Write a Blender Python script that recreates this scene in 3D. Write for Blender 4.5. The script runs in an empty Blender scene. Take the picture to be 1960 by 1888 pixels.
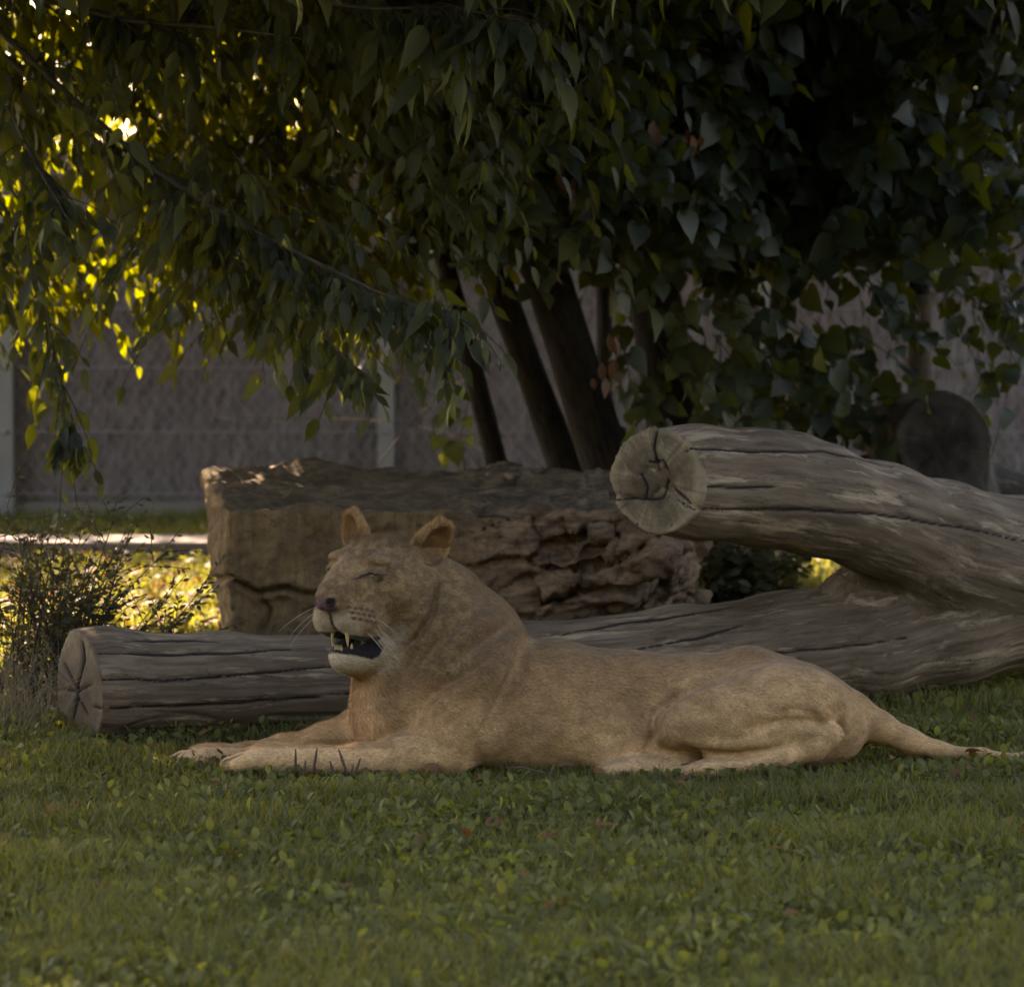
import bpy, math, random
import numpy as np
from mathutils import Vector, Matrix

# ------------------------------------------------------------------ camera, sky, sun, exposure
scene = bpy.context.scene
COL = scene.collection
D = 11.0                       # camera to the plane of the lioness, metres
FPX = 7150.0                   # focal length in units of a 1960 wide picture
PITCH = math.radians(4.03)
CAMH = 1.60
cam_data = bpy.data.cameras.new('camera')
cam = bpy.data.objects.new('camera', cam_data)
COL.objects.link(cam)
cam.location = (0, -D, CAMH)
cam.rotation_euler = (math.pi / 2 - PITCH, 0, 0)
cam_data.sensor_width = 36.0
cam_data.lens = 36.0 * FPX / 1960.0
cam_data.clip_end = 1000
cam_data.dof.use_dof = True
cam_data.dof.focus_distance = 11.0
cam_data.dof.aperture_fstop = 4.0
scene.camera = cam

SUN_TO = Vector((-0.42, 0.80, 0.78)).normalized()      # towards the sun: behind the trees, from the left
world = bpy.data.worlds.new('World'); scene.world = world
world.use_nodes = True
wn = world.node_tree.nodes; wl = world.node_tree.links
sky = wn.new('ShaderNodeTexSky'); sky.sky_type = 'NISHITA'; sky.sun_disc = False
sky.sun_elevation = math.asin(SUN_TO.z); sky.sun_rotation = math.atan2(SUN_TO.x, SUN_TO.y)
sky.air_density = 1.0; sky.dust_density = 1.5; sky.ozone_density = 0.6
wl.new(sky.outputs[0], wn['Background'].inputs[0])
wn['Background'].inputs[1].default_value = 0.065
sd = bpy.data.lights.new('sun', 'SUN'); sd.energy = 5.0; sd.angle = math.radians(0.53); sd.color = (1.0, 0.90, 0.74)
sun = bpy.data.objects.new('sun', sd); COL.objects.link(sun)
sun.rotation_euler = SUN_TO.to_track_quat('Z', 'Y').to_euler(); sun.location = (-8, 15, 14)
vs = scene.view_settings
scene.display_settings.display_device = 'sRGB'
vs.view_transform = 'Standard'; vs.look = 'None'; vs.gamma = 1.0
vs.exposure = 3.25
vs.use_white_balance = True; vs.white_balance_temperature = 8100; vs.white_balance_tint = 22
scene.render.engine = 'CYCLES'
scene.cycles.use_denoising = True
scene.cycles.max_bounces = 8; scene.cycles.transmission_bounces = 6; scene.cycles.diffuse_bounces = 4
scene.cycles.sample_clamp_indirect = 6.0

# ------------------------------------------------------------------ helpers
rng = np.random.default_rng(7)
random.seed(7)
CP, SP = math.cos(PITCH), math.sin(PITCH)
def P(u, v, Y):
    """point of the depth plane Y seen at (u, v) of the 1960 x 1888 picture"""
    a = (u - 980) / FPX; b = (944 - v) / FPX
    dy = CP + b * SP; dz = -SP + b * CP
    t = (Y + D) / dy
    return np.array([a * t, Y, CAMH + dz * t])
def PX(px, Y):
    return px * (Y + D) / FPX
def proj(p):
    p = np.asarray(p, float)
    x = p[..., 0]; y = p[..., 1] + D; z = p[..., 2] - CAMH
    f = y * CP - z * SP; up = y * SP + z * CP
    return 980 + FPX * x / f, 944 - FPX * up / f

def sstep(a, b, x):
    t = np.clip((x - a) / (b - a), 0, 1)
    return t * t * (3 - 2 * t)

def _hash(ix, iy, iz, s):
    n = (ix * 374761393 + iy * 668265263 + iz * 2147483647 + s * 974634777) & 0xffffffff
    n = ((n ^ (n >> 13)) * 1274126177) & 0xffffffff
    n = ((n ^ (n >> 16)) * 2246822519) & 0xffffffff
    return ((n ^ (n >> 15)) & 0xffff) / 65535.0
def vnoise(p, s=0):
    p = np.asarray(p, float)
    i = np.floor(p).astype(np.int64); f = p - i
    f = f * f * f * (f * (f * 6 - 15) + 10)
    x, y, z = i[..., 0], i[..., 1], i[..., 2]
    fx, fy, fz = f[..., 0], f[..., 1], f[..., 2]
    r = 0
    for dx in (0, 1):
        for dy in (0, 1):
            for dz in (0, 1):
                w = (fx if dx else 1 - fx) * (fy if dy else 1 - fy) * (fz if dz else 1 - fz)
                r = r + w * _hash(x + dx, y + dy, z + dz, s)
    return r
def fbm(p, o=4, s=0, g=0.5):
    a = 1.0; r = 0; t = 0; p = np.asarray(p, float)
    for k in range(o):
        r = r + a * vnoise(p * (2.03 ** k) + 17.3 * k, s + k); t += a; a *= g
    return r / t

def worley(p, s=0):
    """distance to the nearest and second nearest cell point, and a random value per cell"""
    p = np.asarray(p, float); i = np.floor(p).astype(np.int64)
    f1 = np.full(len(p), 9.0); f2 = np.full(len(p), 9.0); cid = np.zeros(len(p))
    for dx in (-1, 0, 1):
        for dy in (-1, 0, 1):
            for dz in (-1, 0, 1):
                c = i + np.array([dx, dy, dz]); h = [_hash(c[:, 0], c[:, 1], c[:, 2], s + k) for k in range(4)]
                d = np.linalg.norm(c + np.stack(h[:3], 1) - p, axis=1)
                m = d < f1
                f2 = np.where(m, f1, np.minimum(f2, d)); cid = np.where(m, h[3], cid); f1 = np.where(m, d, f1)
    return f1, f2, cid
def mesh_np(name, verts, faces=None, tris=None, quads=None, smooth=False):
    """fast mesh from numpy arrays (tris n x 3 and / or quads n x 4)"""
    me = bpy.data.meshes.new(name)
    verts = np.asarray(verts, np.float32)
    fs = []
    nt = 0 if tris is None else len(tris); nq = 0 if quads is None else len(quads)
    me.vertices.add(len(verts)); me.vertices.foreach_set('co', verts.ravel())
    loops = []
    if nt: loops.append(np.asarray(tris, np.int32).ravel())
    if nq: loops.append(np.asarray(quads, np.int32).ravel())
    loops = np.concatenate(loops)
    me.loops.add(len(loops)); me.loops.foreach_set('vertex_index', loops)
    me.polygons.add(nt + nq)
    st = np.concatenate([np.arange(nt) * 3, nt * 3 + np.arange(nq) * 4]).astype(np.int32)
    me.polygons.foreach_set('loop_start', st)
    if smooth:
        me.polygons.foreach_set('use_smooth', np.ones(nt + nq, bool))
    me.update(calc_edges=True)
    return me
def attr_f(me, name, vals):
    a = me.attributes.new(name, 'FLOAT', 'POINT'); a.data.foreach_set('value', np.asarray(vals, np.float32).ravel())
def attr_v(me, name, vals):
    a = me.attributes.new(name, 'FLOAT_VECTOR', 'POINT'); a.data.foreach_set('vector', np.asarray(vals, np.float32).ravel())
def attr_c(me, name, vals):
    vals = np.asarray(vals, np.float32)
    if vals.shape[1] == 3: vals = np.c_[vals, np.ones(len(vals), np.float32)]
    a = me.attributes.new(name, 'FLOAT_COLOR', 'POINT'); a.data.foreach_set('color', vals.ravel())
def obj(name, me, m=None, parent=None):
    o = bpy.data.objects.new(name, me)
    if m is not None and me is not None and not me.materials: me.materials.append(m)
    COL.objects.link(o)
    if parent is not None: o.parent = parent
    return o
def tag(o, label, cat, group=None):
    o['label'] = label; o['category'] = cat
    if group: o['group'] = group
    return o
def thing(name, label, cat, loc=(0, 0, 0), group=None):
    o = obj(name, None); o.location = loc
    return tag(o, label, cat, group)
def part(name, me, m, root, kind=None):
    """a part whose mesh is in world coordinates, hung under a thing (and its own parts)"""
    o = obj(name, me, m, root)
    off = Vector((0, 0, 0)); r = root
    while r is not None: off += r.location; r = r.parent
    o.location = -off
    if kind: o['kind'] = kind
    return o

# ------------------------------------------------------------------ material helpers
class M:
    def __init__(s, name, rough=0.8, spec=0.3):
        s.m = bpy.data.materials.new(name); s.m.use_nodes = True
        s.n = s.m.node_tree.nodes; s.l = s.m.node_tree.links
        s.b = s.n['Principled BSDF']; s.b.inputs['Roughness'].default_value = rough
        s.b.inputs['Specular IOR Level'].default_value = spec
        s.out = s.n['Material Output']
    def node(s, t, **kw):
        n = s.n.new(t)
        for k, v in kw.items(): setattr(n, k, v)
        return n
    def link(s, a, b): s.l.new(a, b)
    def attr(s, name):
        return s.node('ShaderNodeAttribute', attribute_name=name)
    def coord(s, kind='Object', scale=(1, 1, 1)):
        if kind in ('Object', 'Generated'):
            c = s.node('ShaderNodeTexCoord').outputs[kind]
        else:
            c = s.attr(kind).outputs['Vector']
        mp = s.node('ShaderNodeMapping'); mp.inputs['Scale'].default_value = scale
        s.link(c, mp.inputs[0]); return mp.outputs[0]
    def noise(s, co, scale, detail=5, rough=0.55, dist=0):
        n = s.node('ShaderNodeTexNoise'); s.link(co, n.inputs['Vector'])
        n.inputs['Scale'].default_value = scale; n.inputs['Detail'].default_value = detail
        n.inputs['Roughness'].default_value = rough; n.inputs['Distortion'].default_value = dist
        return n.outputs['Fac']
    def ramp(s, fac, stops):
        r = s.node('ShaderNodeValToRGB'); e = r.color_ramp.elements
        while len(e) < len(stops): e.new(0.5)
        for el, (p, c) in zip(e, stops):
            el.position = p; el.color = (c[0], c[1], c[2], 1) if hasattr(c, '__len__') else (c, c, c, 1)
        s.link(fac, r.inputs[0]); return r.outputs[0]
    def mix(s, fac, a, b, mode='MIX'):
        n = s.node('ShaderNodeMix', data_type='RGBA', blend_type=mode)
        for i, x in ((0, fac), (6, a), (7, b)):
            if hasattr(x, 'links'): s.link(x, n.inputs[i])
            elif hasattr(x, '__len__'): n.inputs[i].default_value = (x[0], x[1], x[2], 1)
            else: n.inputs[i].default_value = x
        return n.outputs[2]
    def math(s, op, a, b=0.0):
        n = s.node('ShaderNodeMath', operation=op)
        for i, x in ((0, a), (1, b)):
            if hasattr(x, 'links'): s.link(x, n.inputs[i])
            else: n.inputs[i].default_value = x
        return n.outputs[0]
    def color(s, c):
        if hasattr(c, 'links'): s.link(c, s.b.inputs['Base Color'])
        else: s.b.inputs['Base Color'].default_value = (c[0], c[1], c[2], 1)
        return s
    def bump(s, h, strength=0.4, dist=0.01):
        n = s.node('ShaderNodeBump'); n.inputs['Strength'].default_value = strength; n.inputs['Distance'].default_value = dist
        s.link(h, n.inputs['Height']); s.link(n.outputs[0], s.b.inputs['Normal']); return s

# ------------------------------------------------------------------ implicit surfaces on a grid
class Field:
    def __init__(s, gx, gy, gz):
        s.g = [np.asarray(a, np.float32) for a in (gx, gy, gz)]
        s.V = np.full([len(a) for a in s.g], 0.2, np.float32)
    def _sub(s, lo, hi):
        sl = []; gs = []
        for a, l, h in zip(s.g, lo, hi):
            i0 = max(int(np.searchsorted(a, l)) - 1, 0); i1 = min(int(np.searchsorted(a, h)) + 1, len(a))
            sl.append(slice(i0, i1)); gs.append(a[i0:i1])
        if min(len(a) for a in gs) == 0: return None, None
        return tuple(sl), (gs[0][:, None, None], gs[1][None, :, None], gs[2][None, None, :])
    def _comb(s, sl, d, k, sub):
        a = s.V[sl]
        if sub: a, d = -a, d
        if k > 0:
            h = np.clip(0.5 + 0.5 * (d - a) / k, 0, 1)
            r = d + (a - d) * h - k * h * (1 - h)
        else: r = np.minimum(a, d)
        s.V[sl] = -r if sub else r
    def cone(s, a, ra, b, rb, k=0.02, sub=False, sy=1.0):
        a = np.asarray(a, float); b = np.asarray(b, float)
        m = max(k, 0.02) + 0.03; R = np.maximum(ra, rb) + m
        e = np.array([R, R * max(sy, 1), R])
        sl, g = s._sub(np.minimum(a, b) - e, np.maximum(a, b) + e)
        if sl is None: return
        ba = (b - a) / np.array([1, sy, 1]); L = float(ba @ ba) + 1e-12
        x = g[0] - a[0]; y = (g[1] - a[1]) / sy; z = g[2] - a[2]
        h = np.clip((x * ba[0] + y * ba[1] + z * ba[2]) / L, 0, 1)
        d = np.sqrt((x - h * ba[0]) ** 2 + (y - h * ba[1]) ** 2 + (z - h * ba[2]) ** 2) - (ra + (rb - ra) * h)
        s._comb(sl, d.astype(np.float32), k, sub)
    def chain(s, pts, k=0.02, sub=False, sy=1.0):
        for (a, ra), (b, rb) in zip(pts[:-1], pts[1:]): s.cone(a, ra, b, rb, k, sub, sy)
    def ball(s, c, r, k=0.02, sub=False, rot=None):
        """ellipsoid with radii r; rows of rot are its axes"""
        c = np.asarray(c, float); r = np.asarray(r, float) * np.ones(3)
        m = max(k, 0.02) + 0.03; R = r.max() + m
        sl, g = s._sub(c - R, c + R)
        if sl is None: return
        q = [g[i] - c[i] for i in range(3)]
        if rot is not None: q = [q[0] * A[0] + q[1] * A[1] + q[2] * A[2] for A in rot]
        k0 = np.sqrt((q[0] / r[0]) ** 2 + (q[1] / r[1]) ** 2 + (q[2] / r[2]) ** 2)
        k1 = np.sqrt((q[0] / r[0] ** 2) ** 2 + (q[1] / r[1] ** 2) ** 2 + (q[2] / r[2] ** 2) ** 2) + 1e-6
        d = k0 * (k0 - 1) / k1
        s._comb(sl, d.astype(np.float32), k, sub)
    def plane(s, p, n, k=0.0):
        """keep only the side that n points away from"""
        g = s.g; n = np.asarray(n, float); n /= np.linalg.norm(n)
        d = (g[0][:, None, None] - p[0]) * n[0] + (g[1][None, :, None] - p[1]) * n[1] + (g[2][None, None, :] - p[2]) * n[2]
        d = d.astype(np.float32)
        if k > 0:
            h = np.clip(0.5 - 0.5 * (d - s.V) / k, 0, 1); s.V = d + (s.V - d) * h + k * h * (1 - h)
        else: s.V = np.maximum(s.V, d)
    def mesh(s):
        V = s.V; gx, gy, gz = s.g
        S = V < 0
        nx, ny, nz = V.shape
        cnt = np.zeros((nx - 1, ny - 1, nz - 1), np.int8)
        for a in (0, 1):
            for b in (0, 1):
                for c in (0, 1): cnt += S[a:nx - 1 + a, b:ny - 1 + b, c:nz - 1 + c]
        I = np.argwhere((cnt > 0) & (cnt < 8)); n = len(I)
        vid = np.full(cnt.shape, -1, np.int32); vid[I[:, 0], I[:, 1], I[:, 2]] = np.arange(n)
        acc = np.zeros((n, 3)); num = np.zeros(n)
        cs = [(a, b, c) for a in (0, 1) for b in (0, 1) for c in (0, 1)]
        pos = {}; val = {}
        for c in cs:
            J = I + np.array(c); val[c] = V[J[:, 0], J[:, 1], J[:, 2]].astype(float)
            pos[c] = np.c_[gx[J[:, 0]], gy[J[:, 1]], gz[J[:, 2]]].astype(float)
        for c in cs:
            for ax in range(3):
                if c[ax] == 0:
                    e = list(c); e[ax] = 1; e = tuple(e)
                    m = (val[c] < 0) != (val[e] < 0)
                    t = np.where(m, val[c] / (val[c] - val[e] + 1e-20), 0)
                    acc += np.where(m[:, None], pos[c] + t[:, None] * (pos[e] - pos[c]), 0); num += m
        verts = acc / num[:, None]
        quads = []
        def add(ax):
            sl0 = [slice(None)] * 3; sl1 = [slice(None)] * 3
            sl0[ax] = slice(0, -1); sl1[ax] = slice(1, None)
            ch = S[tuple(sl0)] != S[tuple(sl1)]
            E = np.argwhere(ch)
            o = [i for i in range(3) if i != ax]
            ok = np.ones(len(E), bool)
            for i in o: ok &= (E[:, i] > 0) & (E[:, i] < V.shape[i] - 1)
            E = E[ok]; ins = S[E[:, 0], E[:, 1], E[:, 2]]
            u = np.zeros(3, int); w = np.zeros(3, int); u[o[0]] = 1; w[o[1]] = 1
            q = np.stack([vid[tuple((E - u - w).T)], vid[tuple((E - w).T)], vid[tuple(E.T)], vid[tuple((E - u).T)]], 1)
            flip = ins if ax != 1 else ~ins
            q[~flip] = q[~flip][:, ::-1]
            quads.append(q)
        for ax in range(3): add(ax)
        return verts, np.concatenate(quads)
def grid(segs):
    """1-D grid from (start, end, step) segments"""
    out = []
    for a, b, st in segs: out.append(np.arange(a, b - st * 0.5, st))
    return np.concatenate(out)
def relax(v, q, it=2, lam=0.5):
    n = len(v)
    e = np.concatenate([q[:, [0, 1]], q[:, [1, 2]], q[:, [2, 3]], q[:, [3, 0]]]); 
    for _ in range(it):
        acc = np.zeros_like(v); c = np.zeros(n)
        for i in range(3):
            acc[:, i] = np.bincount(e[:, 0], v[e[:, 1], i], n) + np.bincount(e[:, 1], v[e[:, 0], i], n)
        c = np.bincount(e[:, 0], minlength=n) + np.bincount(e[:, 1], minlength=n)
        v = v + lam * (acc / np.maximum(c, 1)[:, None] - v)
    return v
def vnormals(v, q):
    n1 = np.cross(v[q[:, 2]] - v[q[:, 0]], v[q[:, 3]] - v[q[:, 1]])
    N = np.zeros_like(v)
    for j in range(4):
        for i in range(3): N[:, i] += np.bincount(q[:, j], n1[:, i], len(v))
    return N / (np.linalg.norm(N, axis=1, keepdims=True) + 1e-12)

# ------------------------------------------------------------------ the lioness
def poly_dist(U, W, pts):
    p = np.array(pts, float); best = np.full(len(U), 1e9); tt = np.zeros(len(U))
    for i in range(len(p) - 1):
        a, b = p[i], p[i + 1]; ba = b - a; L2 = ba @ ba
        h = np.clip(((U - a[0]) * ba[0] + (W - a[1]) * ba[1]) / L2, 0, 1)
        d = np.hypot(U - a[0] - h * ba[0], W - a[1] - h * ba[1])
        m = d < best; best[m] = d[m]; tt[m] = ((i + h) / (len(p) - 1))[m]
    return best, tt
def groove(v, n, U, W, pts, depth, w, roll=0.4):
    """press a groove with a soft roll on both sides into the side of a surface that faces the lawn"""
    best, tt = poly_dist(U, W, pts)
    near = sstep(0.15, -0.25, n[:, 1])
    fade = np.clip(np.sin(np.pi * np.clip(tt, 0.03, 0.97)) * 1.6, 0, 1)
    disp = -depth * np.exp(-(best / w) ** 2) + roll * depth * np.exp(-((best - 2.2 * w) / (1.3 * w)) ** 2)
    return v + n * (disp * near * fade)[:, None]
def build_lioness():
    PSI = math.radians(57)
    HO = P(727, 1090, -0.05)
    pit = math.radians(3)
    fw = np.array([-math.cos(PSI) * math.cos(pit), -math.sin(PSI) * math.cos(pit), math.sin(pit)])
    lf = np.array([math.sin(PSI), -math.cos(PSI), 0.0])
    rl = math.radians(2.0)
    up = np.cross(fw, lf)
    lf, up = lf * math.cos(rl) - up * math.sin(rl), up * math.cos(rl) + lf * math.sin(rl)
    HR = np.array([fw, lf, up])
    def H(f, l, u): return HO + fw * f + lf * l + up * u
    gx = grid([(-1.16, -0.72, 0.005), (-0.72, -0.14, 0.0032), (-0.14, 1.75, 0.0066)])
    gy = grid([(-0.48, 0.42, 0.0042)])
    gz = grid([(-0.05, 0.30, 0.006), (0.30, 0.86, 0.0032)])
    F = Field(gx, gy, gz)
    def c(u, v, Y, px): return (P(u, v, Y), PX(px, Y))
    K = 0.05
    # torso, chest, neck
    F.chain([c(772, 1368, -0.02, 96), c(850, 1350, 0.0, 118), c(930, 1352, 0.02, 130), c(1060, 1366, 0.03, 133), c(1200, 1376, 0.03, 124),
             c(1330, 1380, 0.03, 124), c(1440, 1364, 0.03, 116), c(1530, 1372, 0.03, 98), c(1585, 1385, 0.04, 76)], k=0.06, sy=1.12)
    F.chain([c(790, 1120, 0.0, 78), c(838, 1170, 0.01, 92), c(880, 1245, 0.02, 112), c(905, 1330, 0.02, 125)], k=0.06)
    F.chain([c(745, 1190, -0.04, 70), c(765, 1270, -0.03, 80), c(775, 1350, -0.02, 95)], k=0.06)      # throat
    F.ball(P(925, 1205, 0.03), PX(66, 0), k=0.05)                                                     # shoulder hump
    F.ball(P(958, 1222, -0.02), PX(40, 0), k=0.04)
    F.ball(P(885, 1270, -0.13), np.array([0.13, 0.09, 0.17]), k=0.06)                                  # near shoulder blade
    F.ball(P(1432, 1300, 0.0), PX(52, 0), k=0.05)                                                      # hip bones
    # near fore leg
    F.chain([c(905, 1300, -0.15, 74), c(880, 1390, -0.18, 66), c(850, 1442, -0.19, 54)], k=0.05)
    F.chain([c(858, 1440, -0.19, 50), c(770, 1450, -0.21, 40), c(690, 1455, -0.21, 31), c(610, 1455, -0.21, 27), c(560, 1456, -0.21, 30)], k=0.03)
    F.ball(P(520, 1452, -0.21), np.array([0.085, 0.06, 0.05]), k=0.03)
    for i, (dx, dy, r) in enumerate(((-45, -0.050, 0.023), (-62, -0.017, 0.025), (-60, 0.018, 0.025), (-44, 0.050, 0.023))):
        F.chain([(P(505, 1455, -0.21 + dy * 0.8), 0.034), (P(500 + dx * 0.55, 1456, -0.21 + dy), r + 0.002), (P(500 + dx, 1464, -0.21 + dy * 1.05), r)], k=0.003)
    # far fore leg
    F.chain([c(770, 1370, 0.10, 66), c(700, 1402, 0.11, 50), c(625, 1425, 0.10, 38), c(540, 1440, 0.09, 31), c(475, 1452, 0.07, 27), c(437, 1456, 0.06, 27)], k=0.04)
    F.ball(P(402, 1452, 0.05), np.array([0.08, 0.06, 0.046]), k=0.03)
    for i, (dx, dy, r) in enumerate(((-46, -0.050, 0.023), (-62, -0.017, 0.025), (-60, 0.018, 0.025), (-44, 0.050, 0.023))):
        F.chain([(P(392, 1453, 0.05 + dy * 0.8), 0.032), (P(384 + dx * 0.55, 1452, 0.05 + dy), r + 0.002), (P(388 + dx, 1462, 0.05 + dy * 1.05), r)], k=0.003)
    # near thigh, folded
    th = np.array([[0.985, 0.0, 0.17], [0, 1, 0], [-0.17, 0, 0.985]])
    F.ball(P(1440, 1362, -0.14), np.array([0.265, 0.115, 0.115]), k=0.035, rot=th)
    F.ball(P(1500, 1345, -0.10), np.array([0.18, 0.14, 0.115]), k=0.04)
    F.chain([c(1480, 1350, -0.15, 70), c(1380, 1370, -0.20, 62), c(1305, 1385, -0.225, 44), c(1290, 1390, -0.225, 38)], k=0.03)     # to the knee
    F.chain([c(1300, 1392, -0.225, 36), c(1370, 1408, -0.225, 38), c(1450, 1408, -0.215, 36), c(1530, 1402, -0.20, 28), c(1590, 1404, -0.20, 21)], k=0.022)   # shank
    F.chain([c(1592, 1406, -0.20, 21), c(1560, 1430, -0.21, 24), c(1500, 1448, -0.225, 24), c(1430, 1462, -0.24, 22), c(1385, 1470, -0.25, 24)], k=0.015)  # hind foot
    F.ball(P(1360, 1474, -0.25), np.array([0.075, 0.052, 0.036]), k=0.02)
    for dx, dy in ((-38, -0.035), (-50, -0.012), (-48, 0.014), (-36, 0.036)):
        F.cone(P(1352, 1474, -0.25 + dy), 0.025, P(1345 + dx, 1480, -0.25 + dy), 0.022, k=0.007)
    # far hind foot, poking out from under the belly
    F.chain([c(1330, 1450, -0.10, 36), c(1290, 1470, -0.2, 24), c(1250, 1474, -0.235, 21), c(1220, 1475, -0.245, 24)], k=0.025)
    F.ball(P(1205, 1474, -0.25), np.array([0.07, 0.05, 0.034]), k=0.015)
    for dx, dy in ((-34, -0.036), (-46, -0.012), (-44, 0.014), (-32, 0.036)):
        F.cone(P(1200, 1472, -0.25 + dy), 0.024, P(1196 + dx, 1480, -0.25 + dy), 0.021, k=0.006)
    # belly fold in front of the thigh, rump, tail
    F.chain([c(1180, 1440, -0.10, 60), c(1290, 1440, -0.11, 50)], k=0.06)
    F.chain([c(1575, 1352, 0.05, 58), c(1630, 1362, 0.05, 36), c(1680, 1390, 0.05, 29), c(1740, 1418, 0.05, 22), c(1800, 1436, 0.06, 16),
             c(1880, 1446, 0.06, 12), c(1960, 1454, 0.06, 11), c(2080, 1462, 0.05, 12)], k=0.025)
    # ---- head, in its own frame: forward, left, up
    hb = lambda f, l, u, r, k=0.03, sub=False: F.ball(H(f, l, u), np.asarray(r, float), k=k, sub=sub, rot=HR)
    def hc(pts, k=0.02, sub=False): F.chain([(H(*p[:3]), p[3]) for p in pts], k=k, sub=sub)
    hb(-0.015, 0, 0.005, (0.125, 0.125, 0.098), k=0.05)
    hb(0.065, 0, 0.008, (0.085, 0.098, 0.075), k=0.04)
    for s in (1, -1):
        hb(0.040, s * 0.092, -0.055, (0.085, 0.058, 0.066), k=0.035)      # cheek bones
        hb(-0.025, s * 0.098, -0.105, (0.085, 0.064, 0.090), k=0.04)       # jaw muscles
        hb(0.112, s * 0.064, 0.034, (0.038, 0.036, 0.020), k=0.022)       # brows
        hc([(0.188, s * 0.032, -0.124, 0.050), (0.156, s * 0.050, -0.142, 0.052), (0.120, s * 0.070, -0.160, 0.040)], k=0.02)   # upper lip pads
        hb(0.095, s * 0.064, -0.088, (0.075, 0.044, 0.06), k=0.03)
    hc([(0.07, 0, 0.0, 0.070), (0.155, 0, -0.030, 0.056), (0.232, 0, -0.066, 0.046)], k=0.03)        # bridge of the nose
    hb(0.264, 0, -0.084, (0.026, 0.040, 0.027), k=0.014)                                             # nose leather
    hc([(-0.01, 0, -0.170, 0.075), (0.08, 0, -0.222, 0.056), (0.150, 0, -0.252, 0.039)], k=0.03)     # lower jaw
    hb(0.164, 0, -0.254, (0.033, 0.034, 0.032), k=0.02)                                              # chin
    for s in (1, -1): hc([(0.03, s * 0.07, -0.205, 0.046), (0.095, s * 0.045, -0.242, 0.033), (0.152, s * 0.022, -0.242, 0.025)], k=0.02)
    hb(0.065, 0, -0.262, (0.085, 0.06, 0.05), k=0.045)                                               # throat under the jaw
    # mouth: an open gape with drawn-back corners
    hc([(0.30, 0.010, -0.203, 0.010), (0.22, 0.012, -0.203, 0.014), (0.12, 0, -0.202, 0.028)], k=0.005, sub=True)
    for s, rs in ((1, 1.0), (-1, 0.6)):
        hc([(0.25, s * 0.03, -0.203, 0.010 * rs), (0.18, s * 0.060, -0.207, 0.015 * rs), (0.140, s * 0.080, -0.212, 0.023 * rs), (0.122, s * 0.090, -0.212, 0.026 * rs)], k=0.005, sub=True)
    hc([(0.08, -0.01, -0.224, 0.027), (0.16, -0.012, -0.220, 0.018)], k=0.008)        # tongue
    # nostrils, philtrum, muzzle groove
    for s in (1, -1):
        hc([(0.286, s * 0.020, -0.090, 0.008), (0.264, s * 0.044, -0.080, 0.009)], k=0.006, sub=True)
    hc([(0.280, 0, -0.108, 0.006), (0.248, 0, -0.150, 0.006)], k=0.006, sub=True)
    # closed eyes
    for s in (1, -1):
        hb(0.126, s * 0.073, -0.002, (0.024, 0.028, 0.021), k=0.010)
        hc([(0.16, s * 0.05, 0.022, 0.007), (0.145, s * 0.085, 0.020, 0.006)], k=0.014, sub=True)
    # ears: rounded cups
    def ear(base, tip, face, wid, far=False):
        b = H(*base); t = H(*tip); ax = t - b; Lr = np.linalg.norm(ax); ax /= Lr
        fc = fw * face[0] + lf * face[1] + up * face[2]; fc = fc - ax * (fc @ ax); fc /= np.linalg.norm(fc)
        sd_ = np.cross(ax, fc); R = np.array([ax, sd_, fc])
        ctr = b + ax * Lr * 0.42
        F.ball(ctr - ax * 0.01, np.array([Lr * 0.54, wid, 0.030]), k=0.024, rot=R)
        for w_ in (-0.5, -0.2, 0.2, 0.5): F.cone(ctr + sd_ * wid * w_ * 1.2, 0.022, t - ax * 0.008 + sd_ * wid * w_ * 0.8, 0.012, k=0.012)
        F.ball(ctr + fc * 0.026 + ax * 0.006, np.array([Lr * 0.52, wid * 0.74, 0.034]), k=0.008, sub=True, rot=R)
        return ctr, R
    e1 = ear((-0.060, 0.105, 0.035), (-0.085, 0.168, 0.150), (0.45, 0.80, -0.45), 0.060)
    e2 = ear((-0.03, -0.098, 0.045), (-0.035, -0.142, 0.158), (0.95, -0.30, 0.0), 0.050)
    # ---- creases and folds in the skin
    v, q = F.mesh()
    v = relax(v, q, 2, 0.5)
    n = vnormals(v, q)
    # folds of the loose skin: grooves with a soft roll beside them, on the near side
    U, W = proj(v)
    def fold(pts, depth, w, roll=0.4):
        nonlocal v
        v = groove(v, n, U, W, pts, depth, w, roll)
    fold([(836, 1095), (834, 1130), (826, 1175), (800, 1215), (765, 1250)], 0.012, 6)
    fold([(992, 1185), (950, 1212), (905, 1240), (850, 1285)], 0.018, 13)
    fold([(930, 1130), (880, 1190), (830, 1235), (795, 1275)], 0.011, 12)
    fold([(955, 1240), (905, 1280), (850, 1310), (800, 1350)], 0.011, 13)
    fold([(1000, 1225), (985, 1290), (955, 1350), (915, 1420), (893, 1480)], 0.020, 13)
    fold([(830, 1330), (770, 1385), (735, 1420)], 0.006, 16)
    fold([(1235, 1450), (1252, 1400), (1262, 1362), (1300, 1328), (1360, 1305), (1420, 1290)], 0.014, 8)
    fold([(1290, 1350), (1330, 1345), (1400, 1372)], 0.005, 12)
    fold([(1440, 1392), (1500, 1376), (1560, 1380), (1600, 1396)], 0.009, 9)
    fold([(1470, 1362), (1530, 1356), (1575, 1372)], 0.006, 8)
    fold([(1612, 1335), (1602, 1375), (1612, 1415)], 0.007, 10)
    fold([(1285, 1425), (1340, 1442), (1420, 1446), (1490, 1430)], 0.010, 8)
    fold([(1045, 1300), (1030, 1380), (1000, 1440)], 0.004, 16)
    fold([(1110, 1300), (1100, 1380), (1075, 1450)], 0.004, 16)
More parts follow.
